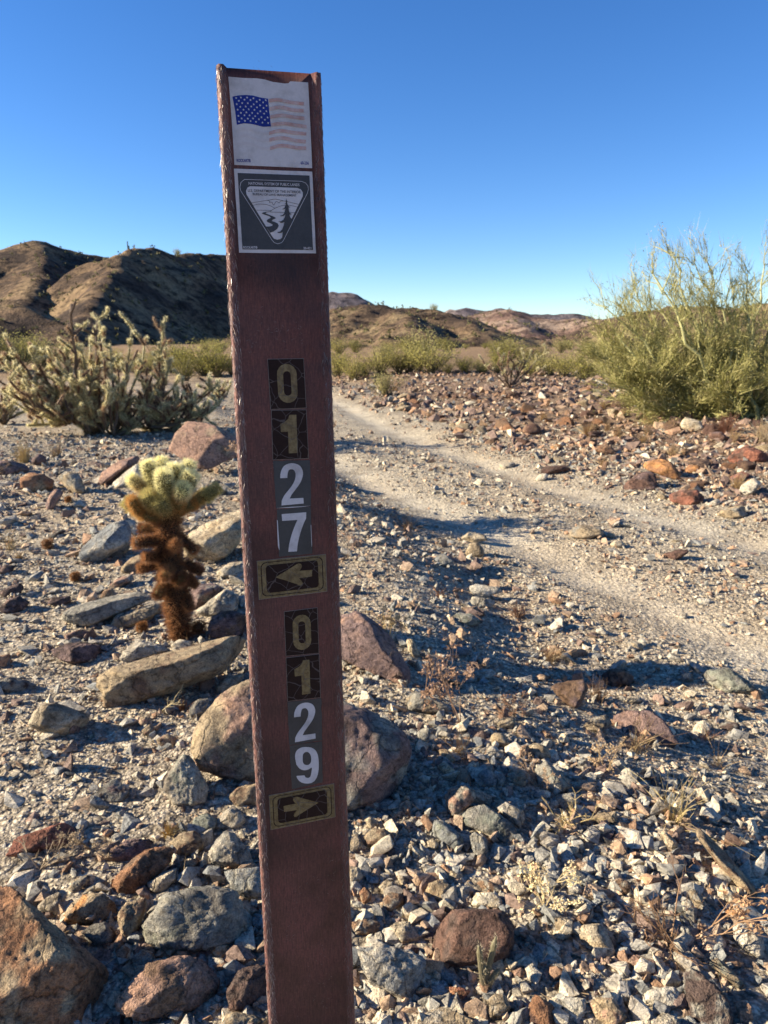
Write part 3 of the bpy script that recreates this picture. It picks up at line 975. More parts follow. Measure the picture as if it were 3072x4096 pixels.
def rock(reg, pts, t1, t2, label, group=None, phi=50, th=.55, p=40, rough=.10, strat=0., amt=.5, name='rock'):
    """outline points (in a zoomed view of the photograph) -> a solid rock of that outline resting on the ground"""
    global ROCKN
    ROCKN += 1
    rg = np.random.default_rng(ROCKN * 7 + 1)
    ox, oy, f = REG[reg]
    px = np.array([(ox + x / f, oy + y / f) for x, y in pts])
    hl = np.array(hull2d(px))
    y1, y0 = hl[:, 1].max(), hl[:, 1].min()
    xb = hl[hl[:, 1] > y1 - .25 * (y1 - y0), 0].mean()
    g = hit(xb, y1 - .06 * (y1 - y0))
    vh = g - EYE; vh[2] = 0; vh /= np.linalg.norm(vh)
    side = np.array([vh[1], -vh[0], 0])
    up = np.array([0, 0, 1.])
    ph = R(phi)
    pu = vh * math.cos(ph) + up * math.sin(ph)                  # the outline's upward direction
    Nf = -vh * math.sin(ph) + up * math.cos(ph)                 # towards viewer and sky
    P = []
    for x, y in hl:
        d = ray(x, y)
        t = ((g - EYE) @ Nf) / (d @ Nf)
        P.append(EYE + d * t)
    P = np.array(P)
    w = np.ptp(P @ side); h = np.ptp(P @ pu)
    C = P.mean(0) * .5 + (P[np.argmax(P @ side)] + P[np.argmin(P @ side)] + P[np.argmax(P @ pu)] + P[np.argmin(P @ pu)]) / 8
    t = th * min(w, h)
    vd = C - EYE; vd /= np.linalg.norm(vd)
    planes = []
    m = len(P)
    for k in range(m):
        a, b = P[k], P[(k + 1) % m]
        e = b - a
        if np.linalg.norm(e) < .004: continue
        n_ = np.cross(e, vd); n_ /= np.linalg.norm(n_)
        if n_ @ ((a + b) / 2 - C) < 0: n_ = -n_
        for tilt in (rg.uniform(.1, .5), -rg.uniform(.1, .45)):
            q = n_ + tilt * -vd; q /= np.linalg.norm(q)
            dd = q @ ((a + b) / 2 - C)
            if dd > .003: planes.append((q, dd * 1.03))
    for _ in range(3):
        q = Nf + rg.normal(0, .22, 3); q /= np.linalg.norm(q)
        planes.append((q, t * rg.uniform(.6, .8)))
    q = Nf + .75 * up + side * rg.normal(0, .2); q /= np.linalg.norm(q); planes.append((q, t * rg.uniform(.62, .85)))
    q = Nf - .8 * vh + side * rg.normal(0, .2); q /= np.linalg.norm(q); planes.append((q, t * rg.uniform(.62, .85)))
    for _ in range(9 if th > .4 else 2):                        # chipped corners and facets on the visible side
        q = rg.normal(size=3); q /= np.linalg.norm(q)
        if q @ -vd < .3: continue
        s_ = ((P - C) @ q).max()
        s_ = max(s_, 0) + t * .55 * max(q @ Nf, 0)
        planes.append((q, max(s_ * rg.uniform(.55, .85), t * .4)))
    planes.append((-Nf, t * .9)); planes.append((-up, max(.03, .6 * h)))
    for _ in range(2):
        q = -Nf + rg.normal(0, .4, 3); q /= np.linalg.norm(q); planes.append((q, t * .9))
    axes = np.array([side * w, pu * h, Nf * t * 1.6])
    ext = max(np.ptp(hl[:, 0]), np.ptp(hl[:, 1]))
    sub = 6 if ext > 560 else 5 if ext > 170 else 4 if ext > 90 else 3
    V, T, size = body(planes, axes, sub, p, ROCKN * 3, rough, strat, pu * .9 + side * .3)
    cols = rock_cols(V, size, PAL[t1], PAL[t2], ROCKN * 3, amt)
    base = np.array([C[0], C[1], min(g[2], (V[:, 2] + C[2]).min() + .01)])
    me = mesh_np(name, V + C - base, T, cols, M_STONE, True)
    o = link(name, me, None, base)
    tag(o, label, 'rock', group)
    return o


K_ = rock
# -- lower left heap
K_('BL', [(-90, 480), (30, 505), (200, 650), (480, 870), (660, 1020), (722, 1100), (700, 1180), (600, 1351), (560, 1460), (-90, 1460)], 'rust', 'tan', 'largest boulder, rust red and tan, with a long straight upper edge', phi=42, th=.42, rough=.07, p=60)
K_('BL', [(850, 760), (920, 690), (960, 620), (1000, 575), (1110, 560), (1240, 515), (1330, 530), (1430, 545), (1500, 620), (1560, 740), (1545, 850), (1400, 870), (1100, 920), (930, 900), (870, 870)], 'grey', 'green', 'long smooth grey boulder lying against the foot of the marker post', phi=60, th=.6)
K_('BL', [(690, 1240), (800, 1100), (890, 980), (1000, 960), (1240, 920), (1300, 960), (1320, 1040), (1310, 1190), (1240, 1250), (1000, 1320), (870, 1340), (810, 1290), (730, 1280)], 'pink', 'brown', 'knobbly pinkish brown rock with a white left end, below the long grey boulder', phi=55, rough=.11)
K_('BL', [(380, 690), (430, 610), (520, 560), (620, 570), (690, 620), (700, 690), (640, 740), (480, 770), (400, 740)], 'tan', 'orange', 'rounded tan-orange rock half in shadow behind the largest rust boulder', phi=60)
K_('BL', [(710, 690), (760, 620), (885, 585), (880, 680), (830, 780), (780, 870), (720, 790)], 'tan', 'brown', 'upright wedge of grey-brown rock touching the long grey boulder', phi=65, p=60)
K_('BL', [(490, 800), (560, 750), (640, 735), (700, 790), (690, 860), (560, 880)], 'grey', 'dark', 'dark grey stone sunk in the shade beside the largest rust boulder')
K_('BL', [(650, 560), (700, 450), (780, 370), (860, 310), (960, 285), (1040, 300), (1030, 370), (960, 430), (890, 500), (840, 570), (740, 595), (690, 590)], 'rust', 'brown', 'sloping orange-brown boulder with a rough face, uphill of the long grey boulder', phi=45, rough=.09)
K_('BL', [(890, 500), (960, 450), (1060, 410), (1060, 480), (1000, 540), (960, 570), (900, 540)], 'pale', 'grey', 'pale grey splinter of rock lying against the orange-brown boulder', p=60)
K_('BL', [(1255, 330), (1310, 240), (1360, 185), (1410, 190), (1470, 270), (1530, 370), (1520, 420), (1350, 410), (1280, 390)], 'pale', 'grey', 'pointed pale grey rock shaped like a small pyramid beside the post', phi=60, p=60)
K_('BL', [(-40, 270), (100, 240), (230, 190), (400, 130), (440, 160), (455, 240), (400, 290), (250, 330), (90, 360), (-40, 370)], 'red', 'brown', 'brick red flat-topped rock among fine grey gravel', phi=45, rough=.07)
K_('BL', [(630, 350), (690, 270), (760, 235), (900, 240), (970, 270), (860, 310), (770, 380), (690, 370)], 'purple', 'brown', 'purplish rough rock wedged behind the orange-brown boulder', rough=.1)
K_('BL', [(1020, 260), (1090, 200), (1180, 180), (1240, 230), (1220, 300), (1130, 335), (1060, 300)], 'tan', 'brown', 'tan rock with a brown patch next to the small pyramid rock')
K_('BL', [(1290, 170), (1330, 90), (1400, 35), (1450, 60), (1480, 130), (1440, 170), (1380, 180)], 'pale', 'cream', 'blocky cream rock uphill of the small pyramid rock', phi=60)
K_('BL', [(1150, 180), (1170, 110), (1250, 75), (1310, 110), (1300, 170), (1240, 215)], 'green', 'grey', 'greenish grey stone leaning on the blocky cream rock')
K_('BL', [(1350, 430), (1465, 410), (1590, 410), (1600, 600), (1510, 610), (1400, 540)], 'blue', 'grey', 'bluish grey rock in the post side shade behind the long grey boulder', phi=60)
K_('BL', [(220, 640), (280, 590), (350, 555), (400, 570), (370, 690), (290, 705)], 'cream', 'white', 'cream white stone leaning out from behind the largest rust boulder', phi=65)
K_('BL', [(1370, 1150), (1440, 1030), (1530, 1000), (1630, 1000), (1630, 1160), (1480, 1280), (1380, 1260)], 'dark', 'umber', 'dark brown jagged rock close to the bottom of the post', rough=.11)
K_('BL', [(1270, 920), (1310, 880), (1380, 870), (1440, 890), (1380, 945), (1310, 955)], 'cream', 'orange', 'small cream and orange stone under the long grey boulder')
K_('BL', [(1380, 970), (1440, 920), (1520, 900), (1510, 950), (1430, 990)], 'cream', 'pale', 'flat cream chip under the long grey boulder')
K_('BL', [(1270, 1420), (1320, 1290), (1450, 1285), (1600, 1320), (1640, 1420)], 'tan', 'grey', 'tan slab below the dark brown jagged rock by the post')
K_('BL', [(1035, 390), (1060, 320), (1085, 335), (1075, 380), (1045, 400)], 'white', 'pale', 'small white upright stone beside the orange-brown boulder', phi=70)
K_('BL', [(1060, 420), (1110, 370), (1190, 350), (1205, 395), (1130, 440), (1070, 450)], 'rust', 'tan', 'rust coloured stone between the orange-brown boulder and the small pyramid rock')
K_('BL', [(1205, 400), (1230, 310), (1262, 310), (1250, 400), (1220, 435)], 'pale', 'grey', 'thin grey stone standing on edge against the small pyramid rock', phi=70)
K_('BL', [(410, 530), (450, 480), (520, 450), (560, 470), (480, 560), (430, 570)], 'tan', 'grey', 'flat grey-tan stone behind the rounded tan-orange rock', phi=35)
K_('BL', [(480, 560), (560, 510), (650, 480), (640, 530), (520, 570)], 'grey', 'tan', 'narrow grey slab lying behind the rounded tan-orange rock', phi=35)
K_('BL', [(780, 960), (860, 900), (930, 930), (920, 1010), (820, 1030)], 'grey', 'brown', 'small shaded grey stone between pinkish brown rock and long boulder')
# -- slope with the teddy bear cholla
K_('ML', [(600, 310), (700, 250), (900, 190), (1150, 130), (1400, 65), (1560, 60), (1560, 200), (1400, 270), (1250, 330), (1050, 400), (850, 460), (700, 510), (620, 480), (610, 400)], 'tan', 'brown', 'long layered tan slab lying like a log, with a shaded overhang', phi=58, th=.8, rough=.05, strat=.03)
K_('ML', [(1145, 720), (1170, 620), (1230, 540), (1310, 440), (1400, 380), (1520, 330), (1700, 360), (1740, 620), (1690, 900), (1550, 950), (1420, 955), (1300, 920), (1200, 880)], 'tan', 'pink', 'large rounded tan boulder with a brown stain, directly behind the post', phi=52, th=.5, rough=.055)
K_('ML', [(990, 990), (1000, 930), (1060, 830), (1110, 780), (1150, 790), (1200, 870), (1255, 980), (1240, 1060), (1150, 1095), (1050, 1080)], 'pale', 'green', 'triangular pale grey rock with a red streak beside the large rounded boulder', phi=58)
K_('ML', [(165, 610), (200, 530), (260, 475), (330, 465), (450, 510), (540, 540), (520, 600), (450, 650), (380, 675), (240, 640)], 'cream', 'tan', 'single cream rock lying alone on fine gravel', phi=60, th=.7, rough=.06)
K_('ML', [(310, 150), (400, 110), (500, 100), (600, 120), (610, 170), (540, 230), (430, 235), (340, 200)], 'purple', 'dark', 'flat purple-brown rock downhill of the long dark slab', phi=40)
K_('ML', [(720, 200), (770, 130), (840, 90), (920, 100), (1030, 150), (900, 190), (760, 235)], 'pale', 'white', 'chalky pale rock behind the log-like slab', phi=40)
K_('ML', [(1030, 120), (1080, 85), (1150, 95), (1165, 130), (1100, 155), (1045, 150)], 'white', 'cream', 'small rounded white stone at the foot of the teddy bear cholla', phi=60)
K_('ML', [(390, 60), (480, 25), (550, 40), (540, 80), (400, 100)], 'brown', 'purple', 'low brown stone between the long dark slab and the flat purple rock')
K_('ML', [(-20, 350), (50, 310), (150, 330), (220, 360), (190, 400), (60, 410), (-20, 390)], 'grey', 'dark', 'dark grey crumbly rock left of the lone cream rock', rough=.12)
K_('ML', [(510, 1040), (580, 960), (700, 930), (780, 1010), (740, 1060), (560, 1090)], 'grey', 'purple', 'flat purple-grey rock sunk in gravel left of the triangular rock', phi=30, th=.3)
K_('ML', [(1370, 1040), (1430, 980), (1550, 955), (1590, 1000), (1590, 1090), (1440, 1100)], 'tan', 'brown', 'tan stone propping the large rounded boulder', phi=55)
K_('ML', [(1300, 370), (1370, 310), (1480, 290), (1440, 360), (1360, 430), (1310, 410)], 'tan', 'cream', 'small tan stone in the hollow between log-like slab and large boulder')
K_('ML', [(1140, 500), (1190, 450), (1270, 440), (1220, 560), (1150, 580)], 'grey', 'pale', 'grey stone leaning on the large rounded boulder')
for q in ([(830, 590), (850, 550), (910, 560), (900, 600), (860, 615)], [(940, 690), (1000, 660), (1080, 680), (1060, 730), (970, 740)], [(850, 640), (900, 600), (940, 620), (930, 660), (880, 670)]):
    K_('ML', q, 'tan', 'pink', 'small tan-pink stone between the lone cream rock and the large rounded boulder', 'small tan-pink stones above the triangular rock')
K_('C', [(1060, 180), (1130, 0), (1180, -30), (1350, 0), (1470, 50), (1560, 100), (1560, 350), (1400, 320), (1280, 250)], 'pink', 'tan', 'big flat-faced pinkish slab standing behind the teddy bear cholla', phi=48, th=.22, p=120, rough=.025)
K_('C', [(620, 360), (640, 300), (760, 220), (890, 190), (880, 230), (760, 320), (680, 395)], 'pink', 'purple', 'tilted pink-grey slab left of the big pinkish slab', phi=50, p=60, rough=.05)
K_('C', [(680, 390), (760, 320), (860, 250), (930, 270), (900, 350), (760, 410)], 'white', 'pale', 'white-topped stone against the tilted pink-grey slab')
K_('C', [(505, 790), (600, 690), (700, 620), (790, 600), (830, 650), (820, 800), (740, 870), (630, 885), (510, 860)], 'blue', 'pale', 'smooth blue-grey tilted slab left of the teddy bear cholla', phi=50, p=60, rough=.04)
K_('C', [(1160, 830), (1180, 700), (1300, 620), (1450, 570), (1560, 520), (1560, 690), (1430, 830), (1300, 890), (1200, 870)], 'cream', 'tan', 'cream boulder with an orange top between the teddy bear cholla and post', phi=55, th=.6)
K_('C', [(390, 1200), (450, 1150), (700, 1080), (880, 1050), (970, 1060), (960, 1100), (850, 1140), (740, 1170), (680, 1230), (560, 1280), (400, 1240)], 'grey', 'pale', 'long grey slab with a pale top, left of the cholla foot', phi=55, th=.8, rough=.05)
K_('C', [(680, 1280), (740, 1200), (900, 1150), (1030, 1120), (1040, 1190), (900, 1250), (760, 1300)], 'tan', 'grey', 'short tan slab tucked under the long pale-topped slab', phi=55)
K_('C', [(1300, 1360), (1340, 1210), (1380, 1180), (1560, 1170), (1590, 1320), (1480, 1330), (1330, 1370)], 'purple', 'brown', 'purple-brown triangular rock right of the cholla foot', phi=60, p=60)
K_('C', [(1200, 1010), (1370, 1000), (1420, 1050), (1340, 1110), (1230, 1180), (1210, 1100)], 'purple', 'grey', 'flat purplish grey rock right of the cholla trunk', phi=45)
K_('C', [(1230, 1180), (1340, 1110), (1420, 1040), (1500, 1070), (1500, 1170), (1330, 1220)], 'pale', 'grey', 'rock with a pale left side between cholla trunk and post', phi=55)
K_('C', [(120, 340), (190, 300), (270, 310), (340, 350), (330, 400), (220, 430), (130, 390)], 'rust', 'tan', 'orange-brown rounded rock behind a tuft of dry grass', phi=55)
K_('C', [(360, 330), (420, 290), (500, 310), (535, 380), (540, 440), (450, 430)], 'tan', 'grey', 'grey-tan rock with a shaded right side by the orange-brown rounded rock')
K_('C', [(-20, 230), (60, 225), (160, 250), (190, 290), (60, 320), (-20, 320)], 'purple', 'brown', 'flat purple-brown rock by the dry straw tuft under the staghorn cholla')
K_('C', [(190, 230), (240, 180), (300, 200), (290, 240), (220, 260)], 'purple', 'dark', 'dark purple stone behind the orange-brown rounded rock', phi=60)
K_('C', [(1370, 930), (1450, 870), (1540, 860), (1560, 940), (1440, 970), (1390, 980)], 'pale', 'cream', 'pale tan stone below the cream boulder with an orange top')
K_('C', [(760, 920), (820, 840), (960, 800), (990, 850), (900, 930), (800, 940)], 'tan', 'brown', 'tan-brown rock just behind the cholla trunk')
K_('C', [(680, 1020), (740, 970), (830, 940), (850, 980), (720, 1040)], 'pink', 'pale', 'pinkish stone above the long pale-topped slab')
K_('C', [(620, 1110), (660, 1040), (720, 1030), (720, 1090)], 'brown', 'tan', 'small brown stone standing behind the long pale-topped slab')
for q in ([(-20, 1060), (60, 1020), (130, 1000), (170, 1040), (130, 1070), (20, 1090)], [(300, 1130), (330, 1090), (440, 1080), (450, 1110), (380, 1150)], [(-20, 1160), (60, 1100), (120, 1080), (190, 1120), (140, 1180), (20, 1190)], [(-20, 930), (30, 880), (100, 890), (90, 930), (20, 950)]):
    K_('C', q, 'dark', 'purple', 'low dark purple rock on the gravel left of the long pale-topped slab', 'low dark rocks on the left gravel')
K_('C', [(280, 720), (380, 660), (420, 670), (350, 720)], 'dark', 'green', 'dark greenish splinter left of the blue-grey slab', phi=35)
K_('C', [(280, 540), (300, 460), (350, 400), (410, 420), (350, 500), (330, 540)], 'pink', 'purple', 'small pink-grey rock beside the fallen cholla joints', phi=55)
K_('C', [(1280, 580), (1310, 550), (1350, 560), (1340, 590)], 'white', 'pale', 'small white stone above the cream boulder with an orange top')
# -- right of the post
K_('P', [(40, -40), (210, -92), (330, -30), (470, 120), (520, 240), (570, 320), (540, 400), (430, 380), (280, 310), (200, 200), (40, 190)], 'purple', 'pink', 'flat purplish slab emerging from behind the post by the dead stump', phi=40, th=.35, p=60, rough=.05)
K_('P', [(-60, 520), (130, 520), (260, 560), (400, 620), (520, 700), (580, 820), (560, 960), (520, 1090), (400, 1170), (250, 1210), (140, 1240), (-60, 1200)], 'purple', 'grey', 'biggest purple-grey boulder, partly hidden by the post', phi=55, th=.55, rough=.06)
K_('P', [(490, 520), (550, 450), (640, 450), (800, 520), (850, 600), (700, 590), (560, 570)], 'grey', 'tan', 'grey slab in the bank shade behind the biggest purple-grey boulder', phi=40)
K_('P', [(610, 720), (640, 680), (710, 690), (690, 770), (650, 820), (610, 800)], 'grey', 'blue', 'small grey upright stone in the bank shade', phi=65)
K_('P', [(740, 930), (790, 910), (860, 960), (870, 1020), (800, 1000)], 'cream', 'tan', 'cream stone with a thin tail, beside the biggest purple-grey boulder')
K_('P', [(800, 1130), (840, 1080), (920, 1065), (990, 1100), (1000, 1160), (930, 1220), (860, 1280), (810, 1250)], 'pink', 'grey', 'pitted mauve-grey stone beside the biggest purple-grey boulder', phi=60)
K_('H', [(910, 120), (1000, 50), (1090, 40), (1200, 110), (1310, 200), (1330, 290), (1270, 340), (1100, 260), (960, 190)], 'grey', 'green', 'greenish grey flat boulder beside the pitted mauve-grey stone', phi=42, th=.4)
K_('H', [(1175, 60), (1240, 15), (1370, 80), (1380, 140), (1330, 215), (1240, 130)], 'pale', 'white', 'pale stone resting on the greenish grey flat boulder')
K_('P', [(960, 330), (1010, 300), (1100, 290), (1140, 320), (1060, 365), (970, 360)], 'white', 'pale', 'bright white flat stone behind the tall dry weed')
K_('P', [(1010, 1000), (1060, 960), (1130, 970), (1150, 1060), (1060, 1080)], 'blue', 'grey', 'speckled blue-grey stone uphill of the pitted mauve-grey stone')
K_('P', [(1050, 810), (1120, 800), (1190, 860), (1170, 890), (1080, 880)], 'white', 'pale', 'white angular stone by the dry grass at the weed')
K_('P', [(1330, 810), (1400, 780), (1500, 820), (1520, 870), (1450, 900), (1360, 870)], 'cream', 'tan', 'tan angular stone below the flat purple rock by the track')
K_('P', [(1140, 640), (1180, 610), (1270, 620), (1240, 680), (1160, 690)], 'cream', 'tan', 'cream stone in the shade beyond the tall dry weed')
K_('P', [(1090, 760), (1120, 710), (1180, 720), (1230, 790), (1190, 820), (1110, 790)], 'tan', 'grey', 'grey-tan stone against the white angular stone')
K_('P', [(1240, 1020), (1300, 960), (1350, 1000), (1330, 1080), (1260, 1080)], 'tan', 'grey', 'grey-brown stone right of the speckled blue-grey stone')
K_('P', [(1390, 960), (1470, 900), (1530, 950), (1640, 1080), (1560, 1120), (1420, 1080)], 'grey', 'green', 'rough grey rock above the straw-coloured dead shrub')
K_('D', [(170, 1370), (240, 1330), (350, 1310), (390, 1370), (370, 1430), (250, 1420)], 'grey', 'blue', 'smooth grey stone inside the straw-coloured dead shrub')
K_('P', [(750, 830), (810, 820), (870, 890), (850, 930), (780, 880)], 'tan', 'brown', 'small brown-grey stone left of the dry weed foot')
K_('Q', [(920, 920), (1000, 890), (1150, 910), (1180, 940), (1080, 970), (940, 980)], 'white', 'pale', 'flat white slab lying on another at the track edge')
K_('Q', [(960, 1000), (1000, 970), (1130, 1000), (1120, 1050), (980, 1040)], 'pale', 'grey', 'pale block under the flat white slab at the track edge')
K_('Q', [(820, 1120), (880, 1080), (980, 1090), (1040, 1140), (960, 1180), (850, 1150)], 'grey', 'green', 'flat grey stone nearer than the flat white slab at the track edge', phi=35)
K_('Q', [(930, 690), (960, 620), (1010, 610), (1050, 650), (1060, 700), (990, 715)], 'tan', 'cream', 'cone-shaped tan stone standing at the edge of the near wheel rut', phi=65)
K_('Q', [(890, 590), (960, 540), (1060, 560), (1080, 600), (980, 620)], 'cream', 'tan', 'flat cream slab in the near wheel rut behind the cone-shaped stone', phi=35)
K_('Q', [(710, 750), (750, 690), (800, 690), (860, 740), (780, 770)], 'blue', 'grey', 'dark-sided grey stone left of the cone-shaped stone')
K_('Q', [(790, 1270), (830, 1260), (842, 1310), (800, 1312)], 'cream', 'orange', 'small yellowish stone in the shaded bank')
K_('Q', [(850, 1340), (890, 1300), (960, 1310), (970, 1350), (900, 1370)], 'blue', 'grey', 'rounded grey stone near the small yellowish stone')
K_('Q', [(540, 1260), (580, 1250), (640, 1370), (600, 1390), (550, 1330)], 'cream', 'tan', 'tan stone on edge behind the dry weed by the purplish slab', phi=65)
# -- between bank and track
K_('D', [(590, 790), (700, 755), (850, 755), (940, 810), (1000, 890), (1050, 970), (1020, 1010), (900, 990), (750, 970), (620, 930)], 'purple', 'umber', 'flat purple rock with grass growing at its edge, beside the track', phi=38, th=.35, rough=.05)
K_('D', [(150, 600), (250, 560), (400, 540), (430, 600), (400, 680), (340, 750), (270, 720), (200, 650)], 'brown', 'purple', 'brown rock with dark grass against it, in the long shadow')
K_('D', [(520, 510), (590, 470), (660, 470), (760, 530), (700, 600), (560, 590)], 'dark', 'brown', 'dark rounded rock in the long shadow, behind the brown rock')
K_('D', [(1210, 520), (1260, 480), (1400, 470), (1480, 530), (1600, 590), (1590, 640), (1450, 650), (1370, 630), (1240, 560)], 'green', 'grey', 'large greenish grey rock alone on the near wheel rut', phi=50, th=.5)
K_('D', [(960, 390), (990, 355), (1040, 380), (1100, 410), (1060, 430), (970, 410)], 'white', 'grey', 'small white stone on the rut uphill of the large greenish rock')
K_('D', [(480, 200), (520, 180), (570, 220), (560, 240), (500, 230)], 'white', 'pale', 'white stone with a dark shadow at the rut edge')
K_('D', [(690, 290), (750, 280), (820, 310), (800, 345), (720, 330)], 'tan', 'grey', 'tan stone with a deep shadow at the rut edge')
K_('D', [(670, 680), (720, 655), (800, 660), (780, 710), (700, 710)], 'cream', 'grey', 'cream stone touching the flat purple rock by the track')
K_('D', [(910, 680), (960, 650), (1020, 680), (1010, 720), (940, 710)], 'tan', 'pale', 'tan stone uphill of the flat purple rock by the track')
K_('D', [(1320, 860), (1380, 830), (1460, 840), (1470, 890), (1360, 900)], 'dark', 'grey', 'dark grey low stone right of the flat purple rock')
K_('D', [(1030, 530), (1090, 500), (1150, 500), (1150, 550), (1060, 560)], 'grey', 'tan', 'dull grey stone left of the large greenish rock')
K_('D', [(400, 850), (470, 800), (580, 780), (600, 850), (500, 900), (420, 890)], 'tan', 'grey', 'grey-tan rock against the left side of the flat purple rock')
# -- track and the far side
K_('E', [(880, 420), (900, 380), (1000, 365), (1060, 385), (1130, 470), (1090, 500), (960, 450)], 'orange', 'rust', 'bright orange rock across the track', phi=55, p=60, rough=.05)
K_('E', [(740, 560), (800, 490), (900, 440), (970, 450), (1000, 500), (990, 550), (880, 565)], 'umber', 'purple', 'dark plum-brown rock in front of the bright orange rock', phi=50)
K_('E', [(1040, 590), (1100, 560), (1220, 555), (1265, 600), (1240, 650), (1150, 660), (1060, 630)], 'umber', 'red', 'blocky red-brown rock at the far edge of the track', phi=55, p=60)
K_('E', [(1115, 150), (1150, 105), (1240, 130), (1265, 180), (1220, 195), (1130, 180)], 'cream', 'white', 'cream block below the palo verde', phi=65, th=.7)
K_('E', [(1390, 370), (1450, 320), (1530, 280), (1600, 310), (1680, 340), (1660, 380), (1480, 400)], 'red', 'umber', 'wide red-brown rock with a low peak across the track')
K_('E', [(1140, 440), (1170, 400), (1230, 405), (1250, 440), (1180, 460)], 'orange', 'rust', 'small orange rock right of the bright orange one')
K_('E', [(1150, 380), (1230, 360), (1300, 370), (1320, 420), (1260, 430), (1240, 405)], 'dark', 'brown', 'dark rock behind the small orange rock')
K_('E', [(1480, 570), (1490, 530), (1570, 480), (1620, 510), (1570, 580), (1520, 595)], 'pale', 'white', 'pale rock with a black shadow, right of the blocky red-brown rock', phi=60)
K_('E', [(1330, 720), (1380, 670), (1510, 650), (1530, 720), (1410, 740)], 'tan', 'grey', 'flat grey-tan slab at the far edge of the track', phi=45)
K_('E', [(430, 850), (440, 800), (500, 770), (620, 790), (650, 830), (550, 865)], 'tan', 'grey', 'largest tan rock on the hump between the wheel ruts', phi=50)
K_('E', [(640, 840), (680, 820), (740, 840), (720, 860)], 'tan', 'cream', 'small tan stone beside the largest rock between the ruts')
K_('E', [(990, 960), (1060, 935), (1160, 925), (1170, 945), (1100, 990), (1040, 985)], 'umber', 'brown', 'dark brown sliver of rock on the hump between the wheel ruts', phi=40)
K_('E', [(220, 450), (280, 410), (400, 405), (450, 430), (380, 450), (290, 470)], 'umber', 'dark', 'long dark brown rock at the far side of the far rut')
K_('E', [(215, 490), (250, 455), (300, 455), (290, 490), (240, 505)], 'white', 'cream', 'white stone in front of the long dark brown rock')
K_('E', [(570, 310), (620, 280), (690, 285), (720, 330), (640, 345)], 'brown', 'rust', 'brown rock in the straw across the track')
K_('E', [(130, 190), (160, 150), (220, 140), (255, 180), (230, 210), (150, 220)], 'umber', 'brown', 'upright dark brown rock with straw in front', phi=65)
K_('E', [(1215, 1240), (1230, 1225), (1305, 1230), (1300, 1260), (1240, 1260)], 'white', 'white', 'small bright white flat stone on the near rut')
K_('E', [(1105, 1340), (1130, 1315), (1160, 1320), (1160, 1350), (1120, 1355)], 'white', 'pale', 'small round white stone on the near rut')
K_('E', [(680, 890), (720, 865), (770, 885), (760, 920), (700, 920)], 'cream', 'pale', 'cream stone on the hump below the largest rock there')
K_('E', [(1290, 640), (1340, 610), (1375, 630), (1350, 655), (1300, 660)], 'white', 'pale', 'white stone right of the blocky red-brown rock')
K_('E', [(-20, 420), (0, 390), (90, 385), (100, 405), (40, 430)], 'pale', 'cream', 'long pale slab at the far edge of the far rut', phi=35)
K_('E', [(1380, 500), (1500, 440), (1560, 460), (1500, 510)], 'red', 'purple', 'dull red slab below the wide red-brown rock', phi=40)
K_('E', [(1290, 200), (1370, 195), (1420, 240), (1380, 265), (1300, 240)], 'umber', 'purple', 'dark brown rock beside the reddish dry shrub')
K_('E', [(310, 290), (350, 270), (390, 280), (380, 310), (320, 305)], 'orange', 'tan', 'small orange stone in the straw across the track')
# -- lower right rubble
K_('G', [(1140, 215), (1175, 205), (1300, 310), (1450, 500), (1590, 660), (1560, 690), (1490, 690), (1400, 600), (1290, 430), (1190, 310), (1145, 260)], 'tan', 'brown', 'long narrow brown slab lying like a plank, pointing at the track', phi=35, th=.8, p=60, rough=.04)
K_('G', [(1400, 900), (1470, 885), (1560, 930), (1640, 990), (1630, 1120), (1590, 1150), (1480, 1070), (1410, 990)], 'white', 'pale', 'big white-grey angular rock below the plank-like slab', phi=50)
K_('G', [(1300, 700), (1310, 620), (1340, 590), (1380, 640), (1440, 700), (1430, 760), (1340, 740)], 'cream', 'white', 'cream stone standing beside the lower end of the plank-like slab', phi=60)
K_('G', [(1330, 830), (1360, 790), (1460, 790), (1470, 840), (1400, 870)], 'orange', 'rust', 'small orange stone below the plank-like slab')
K_('G', [(290, 950), (330, 900), (450, 890), (500, 950), (560, 1090), (480, 1140), (400, 1080), (320, 1020)], 'cream', 'tan', 'tan-cream slab left of the spreading dry weed', phi=40)
K_('G', [(540, 1110), (560, 1095), (700, 1110), (850, 1160), (930, 1240), (920, 1290), (830, 1270), (700, 1180)], 'pink', 'tan', 'pinkish wedge of rock just below the spreading dry weed', phi=45, p=60)
K_('G', [(1050, 1240), (1130, 1220), (1250, 1300), (1370, 1440), (1420, 1640), (1250, 1670), (1100, 1580), (1060, 1400)], 'dark', 'grey', 'large dark grey slab with pale lower edge in the rubble', phi=40, th=.4)
K_('G', [(700, 1440), (790, 1370), (950, 1340), (1040, 1380), (1040, 1470), (950, 1510), (870, 1450), (780, 1470)], 'white', 'pale', 'humped white-grey rock left of the large dark grey slab')
K_('G', [(820, 1680), (840, 1590), (900, 1530), (1000, 1560), (1050, 1680)], 'pale', 'cream', 'pale rock below the humped white-grey rock')
K_('G', [(1210, 1150), (1290, 1130), (1400, 1220), (1490, 1330), (1460, 1370), (1300, 1250)], 'tan', 'green', 'narrow tan-green slab leaning over the large dark grey slab', phi=40, p=60)
K_('G', [(230, 560), (330, 500), (420, 560), (470, 630), (420, 660), (280, 610)], 'blue', 'grey', 'blue-grey slab among gravel right of the pale dead stalk', phi=40)
K_('G', [(400, 120), (450, 95), (570, 80), (570, 170), (470, 190), (430, 170)], 'tan', 'brown', 'brownish block under the straw-coloured dead shrub', phi=55, p=60)
